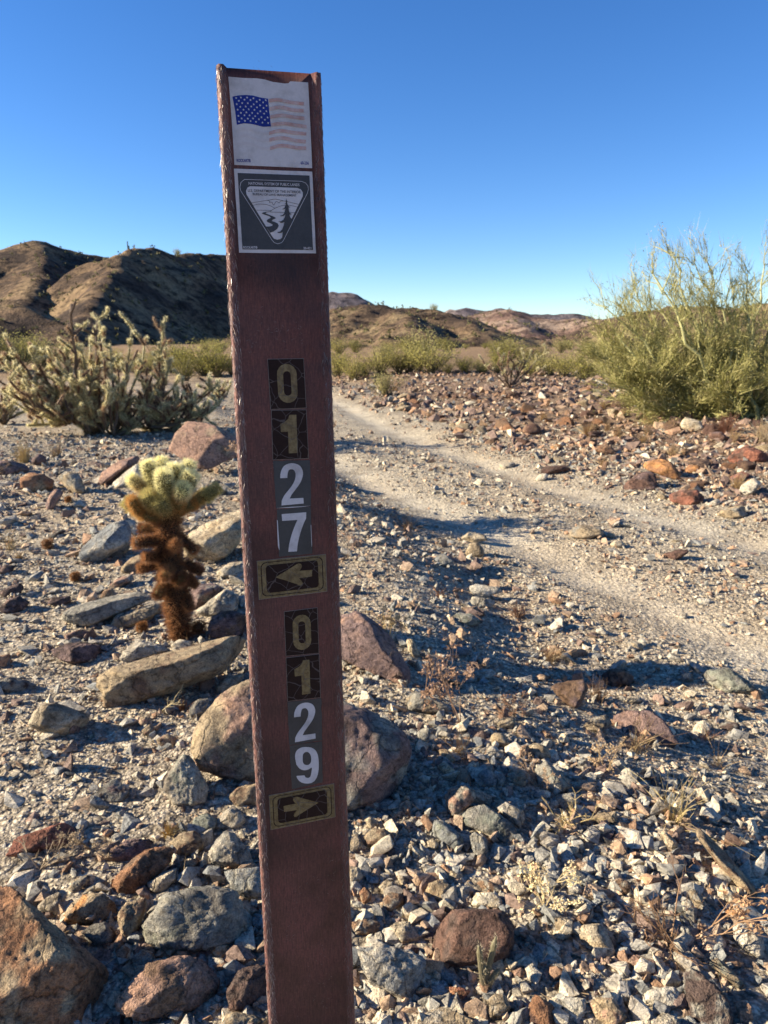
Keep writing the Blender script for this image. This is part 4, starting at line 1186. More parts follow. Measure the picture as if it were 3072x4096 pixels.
K_('G', [(880, 240), (920, 220), (1000, 300), (1030, 370), (950, 390), (900, 310)], 'cream', 'tan', 'cream slab standing uphill of the spreading dry weed', phi=55)
K_('G', [(680, 490), (730, 465), (800, 480), (800, 540), (730, 550)], 'white', 'blue', 'whitish stone uphill of the spreading dry weed')
K_('G', [(230, 750), (260, 705), (350, 710), (340, 790), (270, 800)], 'grey', 'pale', 'squarish grey stone below the blue-grey slab')
K_('G', [(390, 740), (470, 680), (590, 750), (640, 820), (560, 850), (440, 790)], 'brown', 'grey', 'brown-grey layered slab right of the squarish grey stone', phi=38, strat=.03)
K_('G', [(1030, 740), (1090, 710), (1150, 790), (1140, 900), (1080, 880)], 'grey', 'pale', 'grey stone on edge behind the spreading dry weed')
K_('G', [(1070, 660), (1130, 640), (1200, 720), (1270, 830), (1200, 830), (1120, 740)], 'tan', 'grey', 'tan-edged slab behind the spreading dry weed', phi=45)
K_('G', [(120, 850), (240, 840), (240, 930), (180, 1000), (130, 940)], 'tan', 'cream', 'tan upright stone below the pale dead stalk', phi=60)
K_('G', [(40, 1080), (100, 1060), (200, 1160), (180, 1190), (80, 1150)], 'grey', 'tan', 'narrow grey stone left of the tan-cream slab')
K_('G', [(520, 580), (600, 560), (680, 600), (650, 690), (560, 660)], 'brown', 'grey', 'grey-brown stone right of the blue-grey slab')
K_('H', [(1410, 1510), (1460, 1430), (1560, 1490), (1640, 1580), (1600, 1680), (1420, 1690)], 'rust', 'umber', 'rust-brown rough rock at the foot of the rubble')
K_('G', [(570, 1400), (600, 1380), (720, 1480), (700, 1510), (620, 1460)], 'cream', 'tan', 'stick-shaped tan stone beside the humped white-grey rock', phi=40)
K_('G', [(150, 1430), (200, 1410), (350, 1430), (340, 1520), (280, 1590), (200, 1510)], 'white', 'grey', 'whitish flat stone right of the rust-brown rough rock')
K_('G', [(370, 1470), (430, 1420), (540, 1430), (640, 1560), (540, 1640), (430, 1580)], 'tan', 'pink', 'pinkish tan rock left of the stick-shaped stone')
K_('G', [(990, 500), (1040, 465), (1120, 510), (1130, 570), (1080, 580)], 'grey', 'green', 'grey stone left of the plank-like slab')
K_('H', [(660, 1130), (680, 1030), (720, 900), (820, 820), (960, 800), (1100, 800), (1230, 820), (1290, 920), (1300, 1050), (1250, 1180), (1100, 1230), (880, 1240), (740, 1200)], 'umber', 'dark', 'big dark chocolate boulder with a rusty left corner and pale band', phi=58, th=.65, rough=.06, p=60)
K_('H', [(150, 1100), (290, 1060), (420, 1080), (560, 1110), (640, 1180), (640, 1290), (560, 1400), (510, 1510), (400, 1470), (280, 1430), (220, 1290)], 'pale', 'blue', 'craggy blue-white rock between the post and the dark chocolate boulder', phi=45, rough=.13, th=.45)
K_('H', [(560, 1640), (650, 1570), (760, 1525), (900, 1570), (1000, 1620), (1010, 1720), (540, 1720)], 'tan', 'pale', 'rounded tan rock below the rust-red flat stone')
K_('H', [(640, 1210), (710, 1190), (860, 1270), (930, 1330), (920, 1370), (800, 1350), (700, 1270)], 'blue', 'grey', 'grey flake leaning under the dark chocolate boulder', phi=40)
K_('H', [(730, 1410), (790, 1375), (900, 1380), (980, 1410), (930, 1460), (840, 1470)], 'rust', 'red', 'rust-red flat stone below the grey flake')
K_('H', [(580, 1490), (650, 1450), (800, 1440), (815, 1490), (790, 1530), (620, 1530)], 'grey', 'pale', 'grey slab below the craggy blue-white rock')
K_('H', [(1100, 1480), (1160, 1430), (1240, 1440), (1280, 1540), (1210, 1620), (1140, 1640), (1100, 1560)], 'tan', 'pale', 'tan egg-shaped stone below the tiny cholla seedling')
K_('H', [(370, 930), (440, 890), (530, 900), (600, 1000), (580, 1060), (480, 1060), (400, 990)], 'cream', 'pale', 'cream rock left of the dark chocolate boulder')
K_('H', [(105, 900), (200, 870), (310, 900), (330, 960), (250, 1000), (110, 1010)], 'brown', 'grey', 'grey-brown rock touching the post, above the craggy rock')
K_('H', [(195, 270), (260, 210), (340, 210), (410, 250), (410, 350), (330, 370), (230, 360)], 'tan', 'brown', 'tan rounded rock with a shaded right half near the arrow decal')
K_('H', [(700, 230), (720, 150), (780, 150), (850, 200), (930, 290), (920, 370), (860, 380), (760, 310)], 'blue', 'green', 'blue-grey oblong stone tilted toward the bank')
K_('H', [(975, 270), (1010, 235), (1100, 290), (1110, 380), (1060, 450), (1000, 390)], 'grey', 'blue', 'grey shard right of the blue-grey oblong stone')
K_('H', [(640, 690), (680, 610), (760, 580), (850, 640), (860, 690), (780, 750), (680, 750)], 'tan', 'brown', 'round tan-brown stone uphill of the dark chocolate boulder')
K_('H', [(970, 740), (990, 680), (1150, 680), (1230, 760), (1250, 800), (1100, 800), (1000, 780)], 'white', 'cream', 'white slab directly behind the dark chocolate boulder')
K_('H', [(1020, 600), (1070, 575), (1180, 620), (1230, 660), (1200, 700), (1080, 670)], 'brown', 'grey', 'brownish slab behind the white slab')
K_('H', [(1250, 630), (1300, 600), (1390, 620), (1400, 680), (1330, 710), (1280, 690)], 'pale', 'grey', 'pale blocky stone right of the brownish slab')
K_('H', [(330, 730), (390, 680), (480, 690), (490, 760), (400, 830), (340, 800)], 'brown', 'grey', 'dull brown stone uphill of the cream rock')
K_('H', [(160, 680), (200, 640), (250, 680), (250, 740), (200, 770), (170, 740)], 'rust', 'tan', 'small orange-brown stone near the right side of the post')
K_('H', [(240, 470), (330, 430), (460, 400), (460, 440), (330, 500)], 'grey', 'pale', 'thin grey slab below the tan rounded rock', phi=35)
K_('H', [(80, 480), (170, 490), (190, 560), (140, 630), (85, 660)], 'cream', 'tan', 'tan stone touching the post below the arrow decal', phi=60)
for q in ([(660, 310), (700, 275), (760, 330), (740, 370), (670, 360)], [(90, 260), (150, 250), (190, 320), (170, 380), (90, 400)], [(300, 640), (350, 590), (420, 600), (430, 660), (350, 700)], [(195, 150), (240, 120), (300, 150), (300, 200), (220, 210)],
          [(750, 540), (850, 520), (940, 560), (930, 600), (820, 590)], [(500, 370), (540, 300), (580, 320), (570, 370), (530, 400)], [(440, 560), (480, 540), (510, 600), (490, 640), (450, 610)]):
    K_('H', q, 'cream', 'tan', 'fist-sized cream-tan stone in the gravel between the post and the blue-grey oblong stone', 'cream-tan stones beside the post')
for q in ([(180, 840), (230, 800), (320, 790), (320, 830), (240, 870)], [(610, 490), (640, 465), (710, 490), (710, 540), (650, 530)], [(105, 780), (150, 740), (215, 790), (190, 810), (140, 790)]):
    K_('H', q, 'white', 'blue', 'small whitish stone in the gravel left of the round tan-brown stone', 'small whitish stones in the gravel by the post')
for q in ([(1520, 1100), (1570, 1080), (1650, 1170), (1650, 1210), (1560, 1180)], [(1490, 980), (1540, 965), (1590, 1010), (1570, 1070), (1510, 1040)], [(1600, 880), (1660, 870), (1690, 960), (1650, 1010), (1610, 960)]):
    K_('H', q, 'pale', 'white', 'pale oblong stone right of the dark chocolate boulder', 'pale stones right of the dark chocolate boulder')
K_('H', [(1290, 1250), (1340, 1220), (1390, 1260), (1360, 1320), (1290, 1310)], 'pink', 'brown', 'small pinkish stone right of the tiny cholla seedling')

# -- dark varnished stones on the far side of the track, and pale ones along it: one body each, shared forms
FORMS = []
for k in range(14):
    rg = np.random.default_rng(900 + k)
    pl = []
    for _ in range(13):
        q = rg.normal(size=3); q /= np.linalg.norm(q)
        pl.append((q, rg.uniform(.55, 1.0)))
    ax = np.diag([1, .85, .65])
    V, T, size = body(pl + [(np.array(s_) * 1., 1.) for s_ in ((1, 0, 0), (-1, 0, 0), (0, 1, 0), (0, -1, 0), (0, 0, 1), (0, 0, -1))], ax, 4, 18, 600 + k, .08)
    V = V * np.array([1, .8, .55])
    V[:, 2] += .3
    pal = [('umber', 'dark'), ('umber', 'brown'), ('brown', 'umber'), ('rust', 'brown'), ('purple', 'umber'), ('tan', 'cream'), ('umber', 'purple')][k % 7]
    FORMS.append((mesh_np('rock', V, T, rock_cols(V, 1, PAL[pal[0]], PAL[pal[1]], 700 + k), M_STONE, True), pal[0]))
rg = np.random.default_rng(77)
LAB = dict(umber='dark brown varnished stone strewn on the slope between track and palo verde', brown='brown stone strewn on the slope between track and palo verde', rust='rust-coloured stone strewn on the slope between track and palo verde',
           purple='purplish stone strewn on the slope between track and palo verde', tan='pale tan stone strewn along the far edge of the track')
made = 0
while made < 112:
    y = rg.uniform(5.2, 17); d = rg.uniform(1.15, 1.2 + min(y * .55, 7))
    x = float(np.interp(y, RC[:, 1], RC[:, 0])) + d / .9
    if abs(x) > y * .62: continue
    k = int(rg.integers(14))
    if d < 1.8 and rg.random() < .5: k = 5 if rg.random() < .5 else 12
    me, c = FORMS[k]
    o = link('rock', me, None, (x, y, float(ground_z(x, y)) - .02))
    s_ = rg.uniform(.06, .15) * (1.25 if y > 9 else 1)
    if y < 7.5: s_ *= .75
    o.scale = (s_, s_, s_ * rg.uniform(.8, 1.2))
    o.rotation_euler = (rg.normal(0, .15), rg.normal(0, .15), rg.uniform(0, 6.28))
    tag(o, LAB[c], 'rock', 'stones beyond the track, ' + c)
    made += 1


# ------------------------------------------------------------------ gravel
def hull_forms(n, npts, seed):
    out = []
    rgx = np.random.default_rng(seed)
    for _ in range(n):
        bm = bmesh.new()
        q = rgx.normal(size=(npts, 3)); q /= np.linalg.norm(q, axis=1)[:, None]
        q *= rgx.uniform(.7, 1.1, (npts, 1)) * np.array([1, rgx.uniform(.5, .9), rgx.uniform(.3, .65)])
        for v in q: bm.verts.new(v)
        r_ = bmesh.ops.convex_hull(bm, input=bm.verts)
        bmesh.ops.delete(bm, geom=list({g for g in r_['geom_interior'] if isinstance(g, bmesh.types.BMVert)}), context='VERTS')
        bmesh.ops.triangulate(bm, faces=bm.faces)
        bm.verts.index_update()
        out.append((np.array([v.co[:] for v in bm.verts]), np.array([[v.index for v in f.verts] for f in bm.faces])))
        bm.free()
    return out


GP = 1.06 * np.array([(.40, .37, .31), (.33, .31, .27), (.27, .265, .245), (.225, .235, .235), (.30, .22, .16), (.27, .175, .12), (.50, .445, .345), (.17, .125, .11), (.44, .40, .33), (.36, .27, .20)])


def gravel(name, label, n, dlo, dhi, rmed, rsig, seed, npts, rmax, keep, palw):
    rgx = np.random.default_rng(seed)
    forms = hull_forms(30, npts, seed)
    az = np.where(rgx.random(n * 2) < .78, rgx.uniform(R(-31), R(31), n * 2), rgx.uniform(R(31), R(60), n * 2) * rgx.choice([-1, 1], n * 2))
    D = np.sqrt(rgx.uniform(dlo ** 2, dhi ** 2, n * 2))
    x = np.sin(az) * D; y = np.cos(az) * D
    ok = rgx.random(n * 2) < keep(x, y)
    x, y = x[ok][:n], y[ok][:n]
    m = len(x)
    r_ = np.minimum(rmed * np.exp(rgx.normal(0, rsig, m)), rmax)
    r_ = np.minimum(r_, .02 + .014 * np.hypot(x, y))            # nothing big close by but the traced rocks
    d = road_d(x, y)
    r_ *= 1 - .5 * np.exp(-((np.abs(d) - .75) / .3) ** 2)
    z = ground_z(x, y) + r_ * rgx.uniform(-.15, .3, m)
    q = rgx.normal(size=(m, 4)) * np.array([1, .36, .36, 1.0]); q /= np.linalg.norm(q, axis=1)[:, None]
    w, a, b, c = q.T
    Rm = np.stack([1 - 2 * (b * b + c * c), 2 * (a * b - c * w), 2 * (a * c + b * w), 2 * (a * b + c * w), 1 - 2 * (a * a + c * c), 2 * (b * c - a * w), 2 * (a * c - b * w), 2 * (b * c + a * w), 1 - 2 * (a * a + b * b)], -1).reshape(-1, 3, 3)
    pw = palw(x, y)
    cs = np.cumsum(pw, 1); cs /= cs[:, -1:]
    ci = (rgx.random(m)[:, None] > cs).sum(1)
    col = GP[np.clip(ci, 0, len(GP) - 1)] * rgx.uniform(.8, 1.2, (m, 1))
    fi = rgx.integers(0, 30, m)
    Vs, Ts, Cs, nn = [], [], [], 0
    for k, (fv, ft) in enumerate(forms):
        s_ = np.where(fi == k)[0]
        if len(s_) == 0: continue
        V = np.einsum('nij,vj->nvi', Rm[s_], fv) * r_[s_, None, None] + np.stack([x[s_], y[s_], z[s_]], -1)[:, None]
        T = ft[None] + (np.arange(len(s_)) * len(fv))[:, None, None] + nn
        Vs.append(V.reshape(-1, 3)); Ts.append(T.reshape(-1, 3)); Cs.append(np.repeat(col[s_], len(fv), 0)); nn += len(s_) * len(fv)
    me = mesh_np(name, np.concatenate(Vs), np.concatenate(Ts), np.concatenate(Cs), M_GRAVEL, False)
    o = link(name, me)
    tag(o, label, 'gravel', None, 'stuff')


def kp(x, y):
    d = road_d(x, y)
    rut = np.exp(-((np.abs(d) - .75) / .27) ** 2)
    k = 1 - .6 * rut
    return k


def kp_coarse(x, y):
    leftfine = sstep(.0, -.25, x + .12 * fbm(np.stack([x, y, 0 * x], -1) * 2.5, 66, 2)) * sstep(1.2, 1.6, y)
    return kp(x, y) * (1 - .82 * leftfine)


def pw_near(x, y):
    w = np.array([2.6, 2.8, 3.2, 2.6, 1.9, 1.3, 1.2, 1.5, 1.8, 1.8])[None] * np.ones((len(x), 1))
    d = road_d(x, y)
    rt_ = sstep(1.3, 2.6, d)
    w[:, [5, 7]] += (9 * rt_)[:, None]
    w[:, [4, 9]] += (3 * rt_)[:, None]
    return w


gravel('gravel', 'coarse angular gravel around the foot of the marker post', 8500, .7, 2.1, .0125, .6, 1, 14, .045, kp_coarse, pw_near)
gravel('gravel', 'fine grey-tan chips between the larger stones', 15000, .7, 3.0, .0056, .4, 2, 9, .012, kp, pw_near)
gravel('gravel', 'grey gravel on the slope and the bank', 15000, 2.05, 4.6, .0098, .55, 3, 10, .035, kp, pw_near)
gravel('gravel', 'gravel spread over the track and its edges', 26000, 4.3, 10.5, .016, .6, 4, 8, .065, kp, pw_near)


def kright(x, y):
    d = road_d(x, y)
    return sstep(1.0, 1.7, d) * (1 - .6 * sstep(.05, .4, fbm(np.stack([x, y, 0 * x], -1) * .5, 88, 2)))


def pw_rock(x, y):
    return np.array([1.5, 1.5, 2.5, 2, 2.4, 2.0, .8, 2.6, 1.2, 1.5])[None] * np.ones((len(x), 1))


def pw_dark(x, y):
    return np.array([.5, .4, .4, .3, 1.8, 4.0, .4, 9.0, .5, 1.0])[None] * np.ones((len(x), 1))


gravel('gravel', 'dark brown stones covering the slope beyond the track', 6500, 4.5, 11, .036, .55, 6, 10, .10, kright, pw_dark)
gravel('gravel', 'distant dark brown stones under the palo verde and bushes', 9500, 9, 24, .06, .55, 7, 8, .17, kright, pw_dark)
gravel('gravel', 'loose fist-sized stones over the slope and bank', 4600, 1.3, 9, .027, .52, 8, 12, .09, lambda x, y: kp(x, y) * (1 - .8 * sstep(1.2, .9, np.abs(road_d(x, y)))), pw_rock)
gravel('gravel', 'distant gravel on the track and the flat', 9000, 8.8, 20, .03, .5, 5, 8, .09, kp, pw_near)

# ------------------------------------------------------------------ plants
UPV = np.array([0, 0, 1.])


def facing(g):
    vh = g - EYE; vh[2] = 0; vh /= np.linalg.norm(vh)
    return vh, np.array([vh[1], -vh[0], 0])


def on_plane(g, px, py, off=0.0):
    """point seen at a pixel on the upright plane through g that faces the viewer, pushed off metres further"""
    vh, _ = facing(g.copy())
    d = ray(px, py)
    return EYE + d * (((g - EYE) @ vh + off) / (d @ vh))


def capsule(tb, a, b, r0, r1, col, col2, k=8, sides=9):
    t = np.linspace(0, 1, k)
    L = np.linalg.norm(b - a)
    prof = np.sqrt(np.clip(1 - np.clip((r1 - (1 - t) * L) / max(r1, 1e-6), 0, 1) ** 2, .02, 1)) * np.sqrt(np.clip(1 - np.clip((r0 - t * L) / max(r0, 1e-6), 0, 1) ** 2, .3, 1))
    rr = (r0 + (r1 - r0) * t) * prof
    P = a + (b - a) * t[:, None]
    tb.tube(P, rr, col, sides, col2)


def capsule_spines(tb, a, b, r0, r1, n, L, w, col, col2, rng, up=.3, pole=True):
    ax = b - a; Ln = np.linalg.norm(ax); ax = ax / Ln
    ref = np.array([.3, .9, .1]) if abs(ax[1]) < .8 else np.array([1, 0, 0])
    u = np.cross(ax, ref); u /= np.linalg.norm(u); v = np.cross(ax, u)
    t = rng.random(n) * (Ln + r1 * .9)
    an = rng.uniform(0, 2 * math.pi, n)
    rr = r0 + (r1 - r0) * np.clip(t / Ln, 0, 1)
    over = np.clip((t - (Ln - r1)) / (r1 * 1.9), 0, 1)
    rad = rr * np.sqrt(1 - over ** 2)
    rd = np.cos(an)[:, None] * u + np.sin(an)[:, None] * v
    P = a + ax * np.minimum(t, Ln)[:, None] + rd * rad[:, None] * .95
    D = rd * np.sqrt(1 - over ** 2)[:, None] + ax * (over * 1.2 + .15)[:, None] + rng.normal(0, .33, (n, 3)) + UPV * up * .3
    D /= np.linalg.norm(D, axis=1)[:, None]
    k = np.clip(t / Ln, 0, 1)[:, None]
    C = (np.asarray(col) * (1 - k) + np.asarray(col2) * k) * rng.uniform(.75, 1.25, (n, 1))
    tb.spikes(P, D, L * rng.uniform(.6, 1.15, n), w, C, rng)


# --- teddy bear cholla
rng = np.random.default_rng(12)
tg = hit(1132 / 1.58, 1700 + 1345 / 1.58)
teddy = empty('teddy_bear_cholla', tg)
tag(teddy, 'teddy bear cholla with golden fuzzy crown on a shaggy brown trunk', 'cactus')
def tc_(x, y, off=0.): return on_plane(tg, x / 1.58, 1700 + y / 1.58, off)
mpp = np.linalg.norm(tc_(1000, 1000) - tc_(1100, 1000)) / 100      # metres per zoom pixel
DKB, GLD, YEL, OLV = (.19, .088, .042), (.54, .31, .11), (.90, .84, .48), (.52, .45, .19)
MIDB = (.36, .18, .082)
tb = TB()
trunk = [(1145, 1352, 64), (1135, 1270, 74), (1122, 1180, 82), (1108, 1080, 96), (1094, 980, 104), (1076, 890, 96), (1062, 800, 84), (1062, 710, 80), (1066, 620, 84), (1062, 540, 92)]
for (x0, y0, r0), (x1, y1, r1) in zip(trunk[:-1], trunk[1:]):
    a, b = tc_(x0, y0), tc_(x1, y1)
    tb.tube(np.array([a, (a + b) / 2, b]), (r0 * mpp * .82, r1 * mpp * .82), (.05, .028, .018), 10)
    hh = (y0 + y1) / 2
    c1 = np.array(MIDB) * (.7 if 820 < hh < 1080 else 1.1) if hh > 650 else np.array(GLD) * .8
    capsule_spines(tb, a, b, r0 * mpp * .82, r1 * mpp * .82, 1900, .034, .0019, np.array(DKB), c1 * rng.uniform(.75, 1.3), rng, -.5)
link('trunk', tb.mesh('trunk', M_SPINE), teddy).location = (0, 0, 0)
teddy_parts = [teddy.children[0]]
J = [  # x0,y0,x1,y1,r,offset,colours low/high
    (1110, 690, 1235, 795, 38, .0, DKB, MIDB), (1020, 720, 850, 748, 42, -.03, DKB, MIDB), (990, 880, 885, 905, 36, .02, DKB, MIDB), (1170, 870, 1262, 925, 34, .04, DKB, DKB), (1020, 830, 915, 835, 34, -.06, DKB, MIDB), (1010, 650, 890, 655, 38, .05, MIDB, DKB), (1100, 1010, 1160, 960, 40, -.09, MIDB, DKB),
    (1040, 1000, 990, 1080, 38, -.08, MIDB, DKB), (1170, 1080, 1200, 1160, 36, -.05, DKB, MIDB), (1060, 800, 1120, 750, 40, -.08, DKB, MIDB), (1180, 960, 1235, 1010, 30, .0, DKB, MIDB), (1080, 900, 1040, 960, 44, -.1, MIDB, MIDB),
    (1040, 600, 900, 560, 48, -.02, MIDB, GLD), (920, 580, 795, 485, 46, .02, GLD, OLV), (1000, 540, 920, 440, 58, -.06, GLD, OLV), (940, 440, 822, 335, 44, .05, GLD, YEL), (1030, 470, 960, 380, 60, .05, GLD, OLV),
    (985, 400, 925, 240, 52, .03, OLV, YEL), (1030, 360, 1018, 222, 50, .09, YEL, YEL), (1050, 470, 1030, 300, 62, -.08, OLV, YEL), (1090, 420, 1102, 258, 56, .0, YEL, YEL), (1140, 400, 1200, 240, 50, .07, OLV, YEL), (1120, 480, 1215, 310, 66, -.04, OLV, YEL), (1130, 460, 1160, 400, 58, -.1, GLD, YEL),
    (1080, 560, 1230, 490, 52, .02, GLD, GLD), (1200, 510, 1310, 430, 48, .05, GLD, OLV), (1290, 470, 1375, 395, 44, .03, OLV, OLV), (1060, 560, 1000, 470, 66, -.08, GLD, OLV), (880, 560, 830, 470, 40, -.06, GLD, GLD), (1090, 545, 1130, 460, 62, -.02, GLD, GLD)]
for x0, y0, x1, y1, r_, off, ca, cb_ in J:
    tb = TB()
    a, b = tc_(x0, y0, off * .4), tc_(x1, y1, off)
    rr = (r_ - 9) * mpp
    core = (.05, .03, .018) if ca == DKB else (.17, .15, .06)
    capsule(tb, a, b, rr * .85, rr, core, core)
    capsule_spines(tb, a, b, rr * .85, rr, 2000, .021, .0013, ca, cb_, rng, .3)
    teddy_parts.append(link('joint', tb.mesh('joint', M_SPINE), teddy))
for o in teddy_parts: o.location = -Vector(tg)

# --- fallen joints
for (x, y), s_, lab in zip([(300, 2318), (221, 1997), (272, 2003), (566, 2522), (793, 2535), (190, 2190)], [.03, .032, .03, .028, .04, .04],
                           ['orange-brown fallen cholla joint lying alone on the gravel', 'fallen brown cholla joint next to another by the small pink-grey rock', 'fallen brown cholla joint next to another by the small pink-grey rock',
                            'spiky brown fallen cholla joint in front of the long pale-topped slab', 'spiky brown fallen cholla joint at the foot of the teddy bear cholla', 'round grey-brown fallen cholla joint by the dry grass on the left gravel']):
    g = hit(x, y + 8)
    tb = TB()
    a = np.array([-s_ * .5, 0, s_ * .8]); b = np.array([s_ * .6, .01, s_ * .95])
    capsule(tb, a, b, s_ * .6, s_ * .6, (.10, .05, .02), (.12, .06, .03))
    capsule_spines(tb, a, b, s_ * .6, s_ * .6, 700, .016, .0014, (.16, .07, .025), (.33, .16, .06), rng, 0)
    capsule_spines(tb, b, a, s_ * .6, s_ * .6, 500, .016, .0014, (.16, .07, .025), (.33, .16, .06), rng, 0)
    o = link('fallen_cholla_joint', tb.mesh('fallen_cholla_joint', M_SPINE), None, g)
    tag(o, lab, 'cactus joint', 'pair of fallen joints by the pink-grey rock' if 'next to another' in lab else None)


# --- staghorn cholla
def cholla_limb(tb, B, T_, rng, rad=.021, joints=6, bend=.18, wood=.55, sp=1.0):
    n_ = 9
    t = np.linspace(0, 1, n_)[:, None]
    L = np.linalg.norm(T_ - B)
    mid = (B + T_) / 2 + np.array([rng.normal(0, .06), rng.normal(0, .06), -bend * L * rng.uniform(.3, 1)])
    P = (1 - t) ** 2 * B + 2 * t * (1 - t) * mid + t ** 2 * T_
    P[1:-1] += rng.normal(0, .014, (n_ - 2, 3))
    segs = [(P[k], P[k + 1], k / n_) for k in range(n_ - 1)]
    for _ in range(joints):
        k = int(rng.integers(3, n_))
        d = np.array([rng.normal(0, .55), rng.normal(0, .55), rng.uniform(.35, 1.1)]); d /= np.linalg.norm(d)
        q0 = P[k]; q1 = q0 + d * rng.uniform(.08, .17)
        segs.append((q0, q1, max(.62, k / n_)))
        if rng.random() < .6:
            d2 = d + rng.normal(0, .45, 3); d2[2] = abs(d2[2]) + .2; d2 /= np.linalg.norm(d2)
            segs.append((q1, q1 + d2 * rng.uniform(.06, .13), .95))
    for a, b, k in segs:
        if k < wood:
            tb.tube(np.array([a, (a + b) / 2, b]), (rad * 1.0, rad * .95), (.17, .12, .085), 6)
            capsule_spines(tb, a, b, rad, rad, int(45 * sp), .022, .0026, (.34, .25, .16), (.46, .36, .22), rng, 0)
        else:
            dead = rng.random() < .36
            c = (.17, .10, .065) if dead else (.34, .30, .165)
            capsule(tb, a, b, rad * .75, rad * .85, c, c, 6, 7)
            capsule_spines(tb, a, b, rad * .75, rad * .85, int(120 * sp), .036, .0042, (.36, .25, .15) if dead else (.58, .50, .27), (.42, .29, .18) if dead else (.84, .76, .45), rng, .3)


sg = hit(640 / 1.659, 900 + 1395 / 1.659)
stag = empty('staghorn_cholla', sg)
tag(stag, 'sprawling staghorn cholla bush with spiny pale green joints and dead brown limbs', 'cactus')
def sc_(x, y, off=0.): return on_plane(sg, x / 1.659, 900 + y / 1.659, off)
rng = np.random.default_rng(31)
bases = [(600, 1370), (760, 1400), (480, 1290), (1000, 1340), (680, 1380)]
tips = [(470, 590, 0, .9), (650, 630, 0, .8), (690, 740, 0, .5), (880, 680, 1, .5), (960, 800, 1, .5), (1080, 690, 3, .55), (1100, 800, 3, .5), (75, 815, 2, .6), (0, 900, 2, .6), (-60, 1000, 2, .7), (60, 1030, 2, .6), (220, 870, 2, .6), (375, 870, 2, .55), (440, 930, 0, .4), (500, 900, 0, .35), (545, 850, 4, .4), (560, 1010, 4, .3), (730, 820, 1, .6), (780, 950, 1, .7),
        (830, 1090, 1, .35), (720, 1100, 4, .4), (980, 1080, 3, .35), (1060, 1090, 3, .35), (1180, 1140, 3, .4), (1120, 950, 1, .7), (1230, 1090, 3, .85), (920, 1200, 3, .35), (650, 1150, 4, .4), (320, 1180, 2, .7), (150, 1170, 2, .8), (470, 1280, 2, .4), (860, 1330, 1, .3), (950, 1350, 3, .3), (120, 960, 2, .6), (600, 780, 0, .5), (400, 1050, 0, .5), (1300, 1130, 3, .4), (1390, 1080, 3, .45), (1440, 1190, 3, .4), (1270, 1250, 3, .4), (1370, 1270, 3, .4), (1010, 1000, 1, .4), (880, 900, 1, .4), (300, 1000, 2, .5), (200, 1080, 2, .5), (520, 1120, 4, .4), (760, 1220, 1, .4), (1090, 1210, 3, .4), (640, 930, 4, .4), (340, 1290, 2, .5), (560, 1260, 4, .3)]
tips += [(x + float(rng.normal(0, 90)), min(1330, y + float(abs(rng.normal(60, 110)))), bi, wd * .8) for x, y, bi, wd in tips[7:]]
for x, y, bi, wd in tips:
    tb = TB()
    B = sc_(*bases[bi], rng.normal(0, .15))
    T_ = sc_(x, y, rng.normal(0, .3))
    cholla_limb(tb, B, T_, rng, .0175, 10, .26, wd)
    o = link('limb', tb.mesh('limb', M_SPINE), stag); o.location = -Vector(sg)

for px, py, hpx, lab in [(1440 / 1.659, 900 + 1200 / 1.659, 75, 'small young cholla right of the staghorn cholla'), (1100 * 1.852, 838 * 1.852, 165, 'brownish leggy cholla across the track among dark stones'), (15, 1700, 110, 'cholla seedling cluster beside the black-shadowed rock on the left')]:
    g = hit(px, py)
    r0 = empty('young_cholla', g)
    tag(r0, lab, 'cactus')
    hm = hpx / F * np.linalg.norm(g - EYE)
    tb = TB()
    for k in range(9):
        T_ = g + np.array([rng.normal(0, hm * .45), rng.normal(0, hm * .3), hm * rng.uniform(.5, 1.0)])
        cholla_limb(tb, g.copy(), T_, rng, .018 if hm < 1 else .025, 4, .1, .5, .7)
    o = link('limbs', tb.mesh('limbs', M_SPINE), r0); o.location = -Vector(g)

# tiny seedling among the rubble
g = hit(1350 + 1075 / 1.8433, 3200 + 1400 / 1.8433)
tb = TB()
rng = np.random.default_rng(8)
for x1, y1, z1_ in ((-.012, .0, .105), (.022, .01, .115), (.0, .0, .06), (.03, 0, .05)):
    a = np.array([0, 0, .0]); b = np.array([x1, y1, z1_])
    capsule(tb, a, b, .005, .006, (.20, .17, .11), (.25, .22, .13))
    capsule_spines(tb, a, b, .005, .006, 190, .008, .0008, (.35, .27, .17), (.55, .48, .32), rng, .3)
tag(link('cholla_seedling', tb.mesh('cholla_seedling', M_SPINE), None, g), 'tiny cholla seedling of thin spiny stems below the dark chocolate boulder', 'cactus')


# --- dry grass and weeds
def tuft(px, py, hgt, n_, spread, c1, c2, seed, label, group=None, name='dry_grass_tuft', w=.0011):
    rg = np.random.default_rng(seed)
    g = hit(px, py)
    tb = TB()
    for _ in range(n_):
        a = rg.uniform(0, 6.28); lean = abs(rg.normal(0, spread)); L = hgt * rg.uniform(.45, 1.1)
        b0 = np.array([rg.normal(0, hgt * .10), rg.normal(0, hgt * .10), -.004])
        d = np.array([math.cos(a) * lean, math.sin(a) * lean, 1.]); d /= np.linalg.norm(d)
        t = np.linspace(0, 1, 5)[:, None]
        P = b0 + d * L * t + np.array([math.cos(a), math.sin(a), -.55]) * (lean * L * .35) * t ** 2 + rg.normal(0, .02 * L, (5, 3)) * t
        k = rg.random()
        tb.tube(P, (w, w * .35), np.array(c1) * (1 - k) + np.array(c2) * k, 3)
    tag(link(name, tb.mesh(name, M_STRAW), None, g), label, 'grass', group)


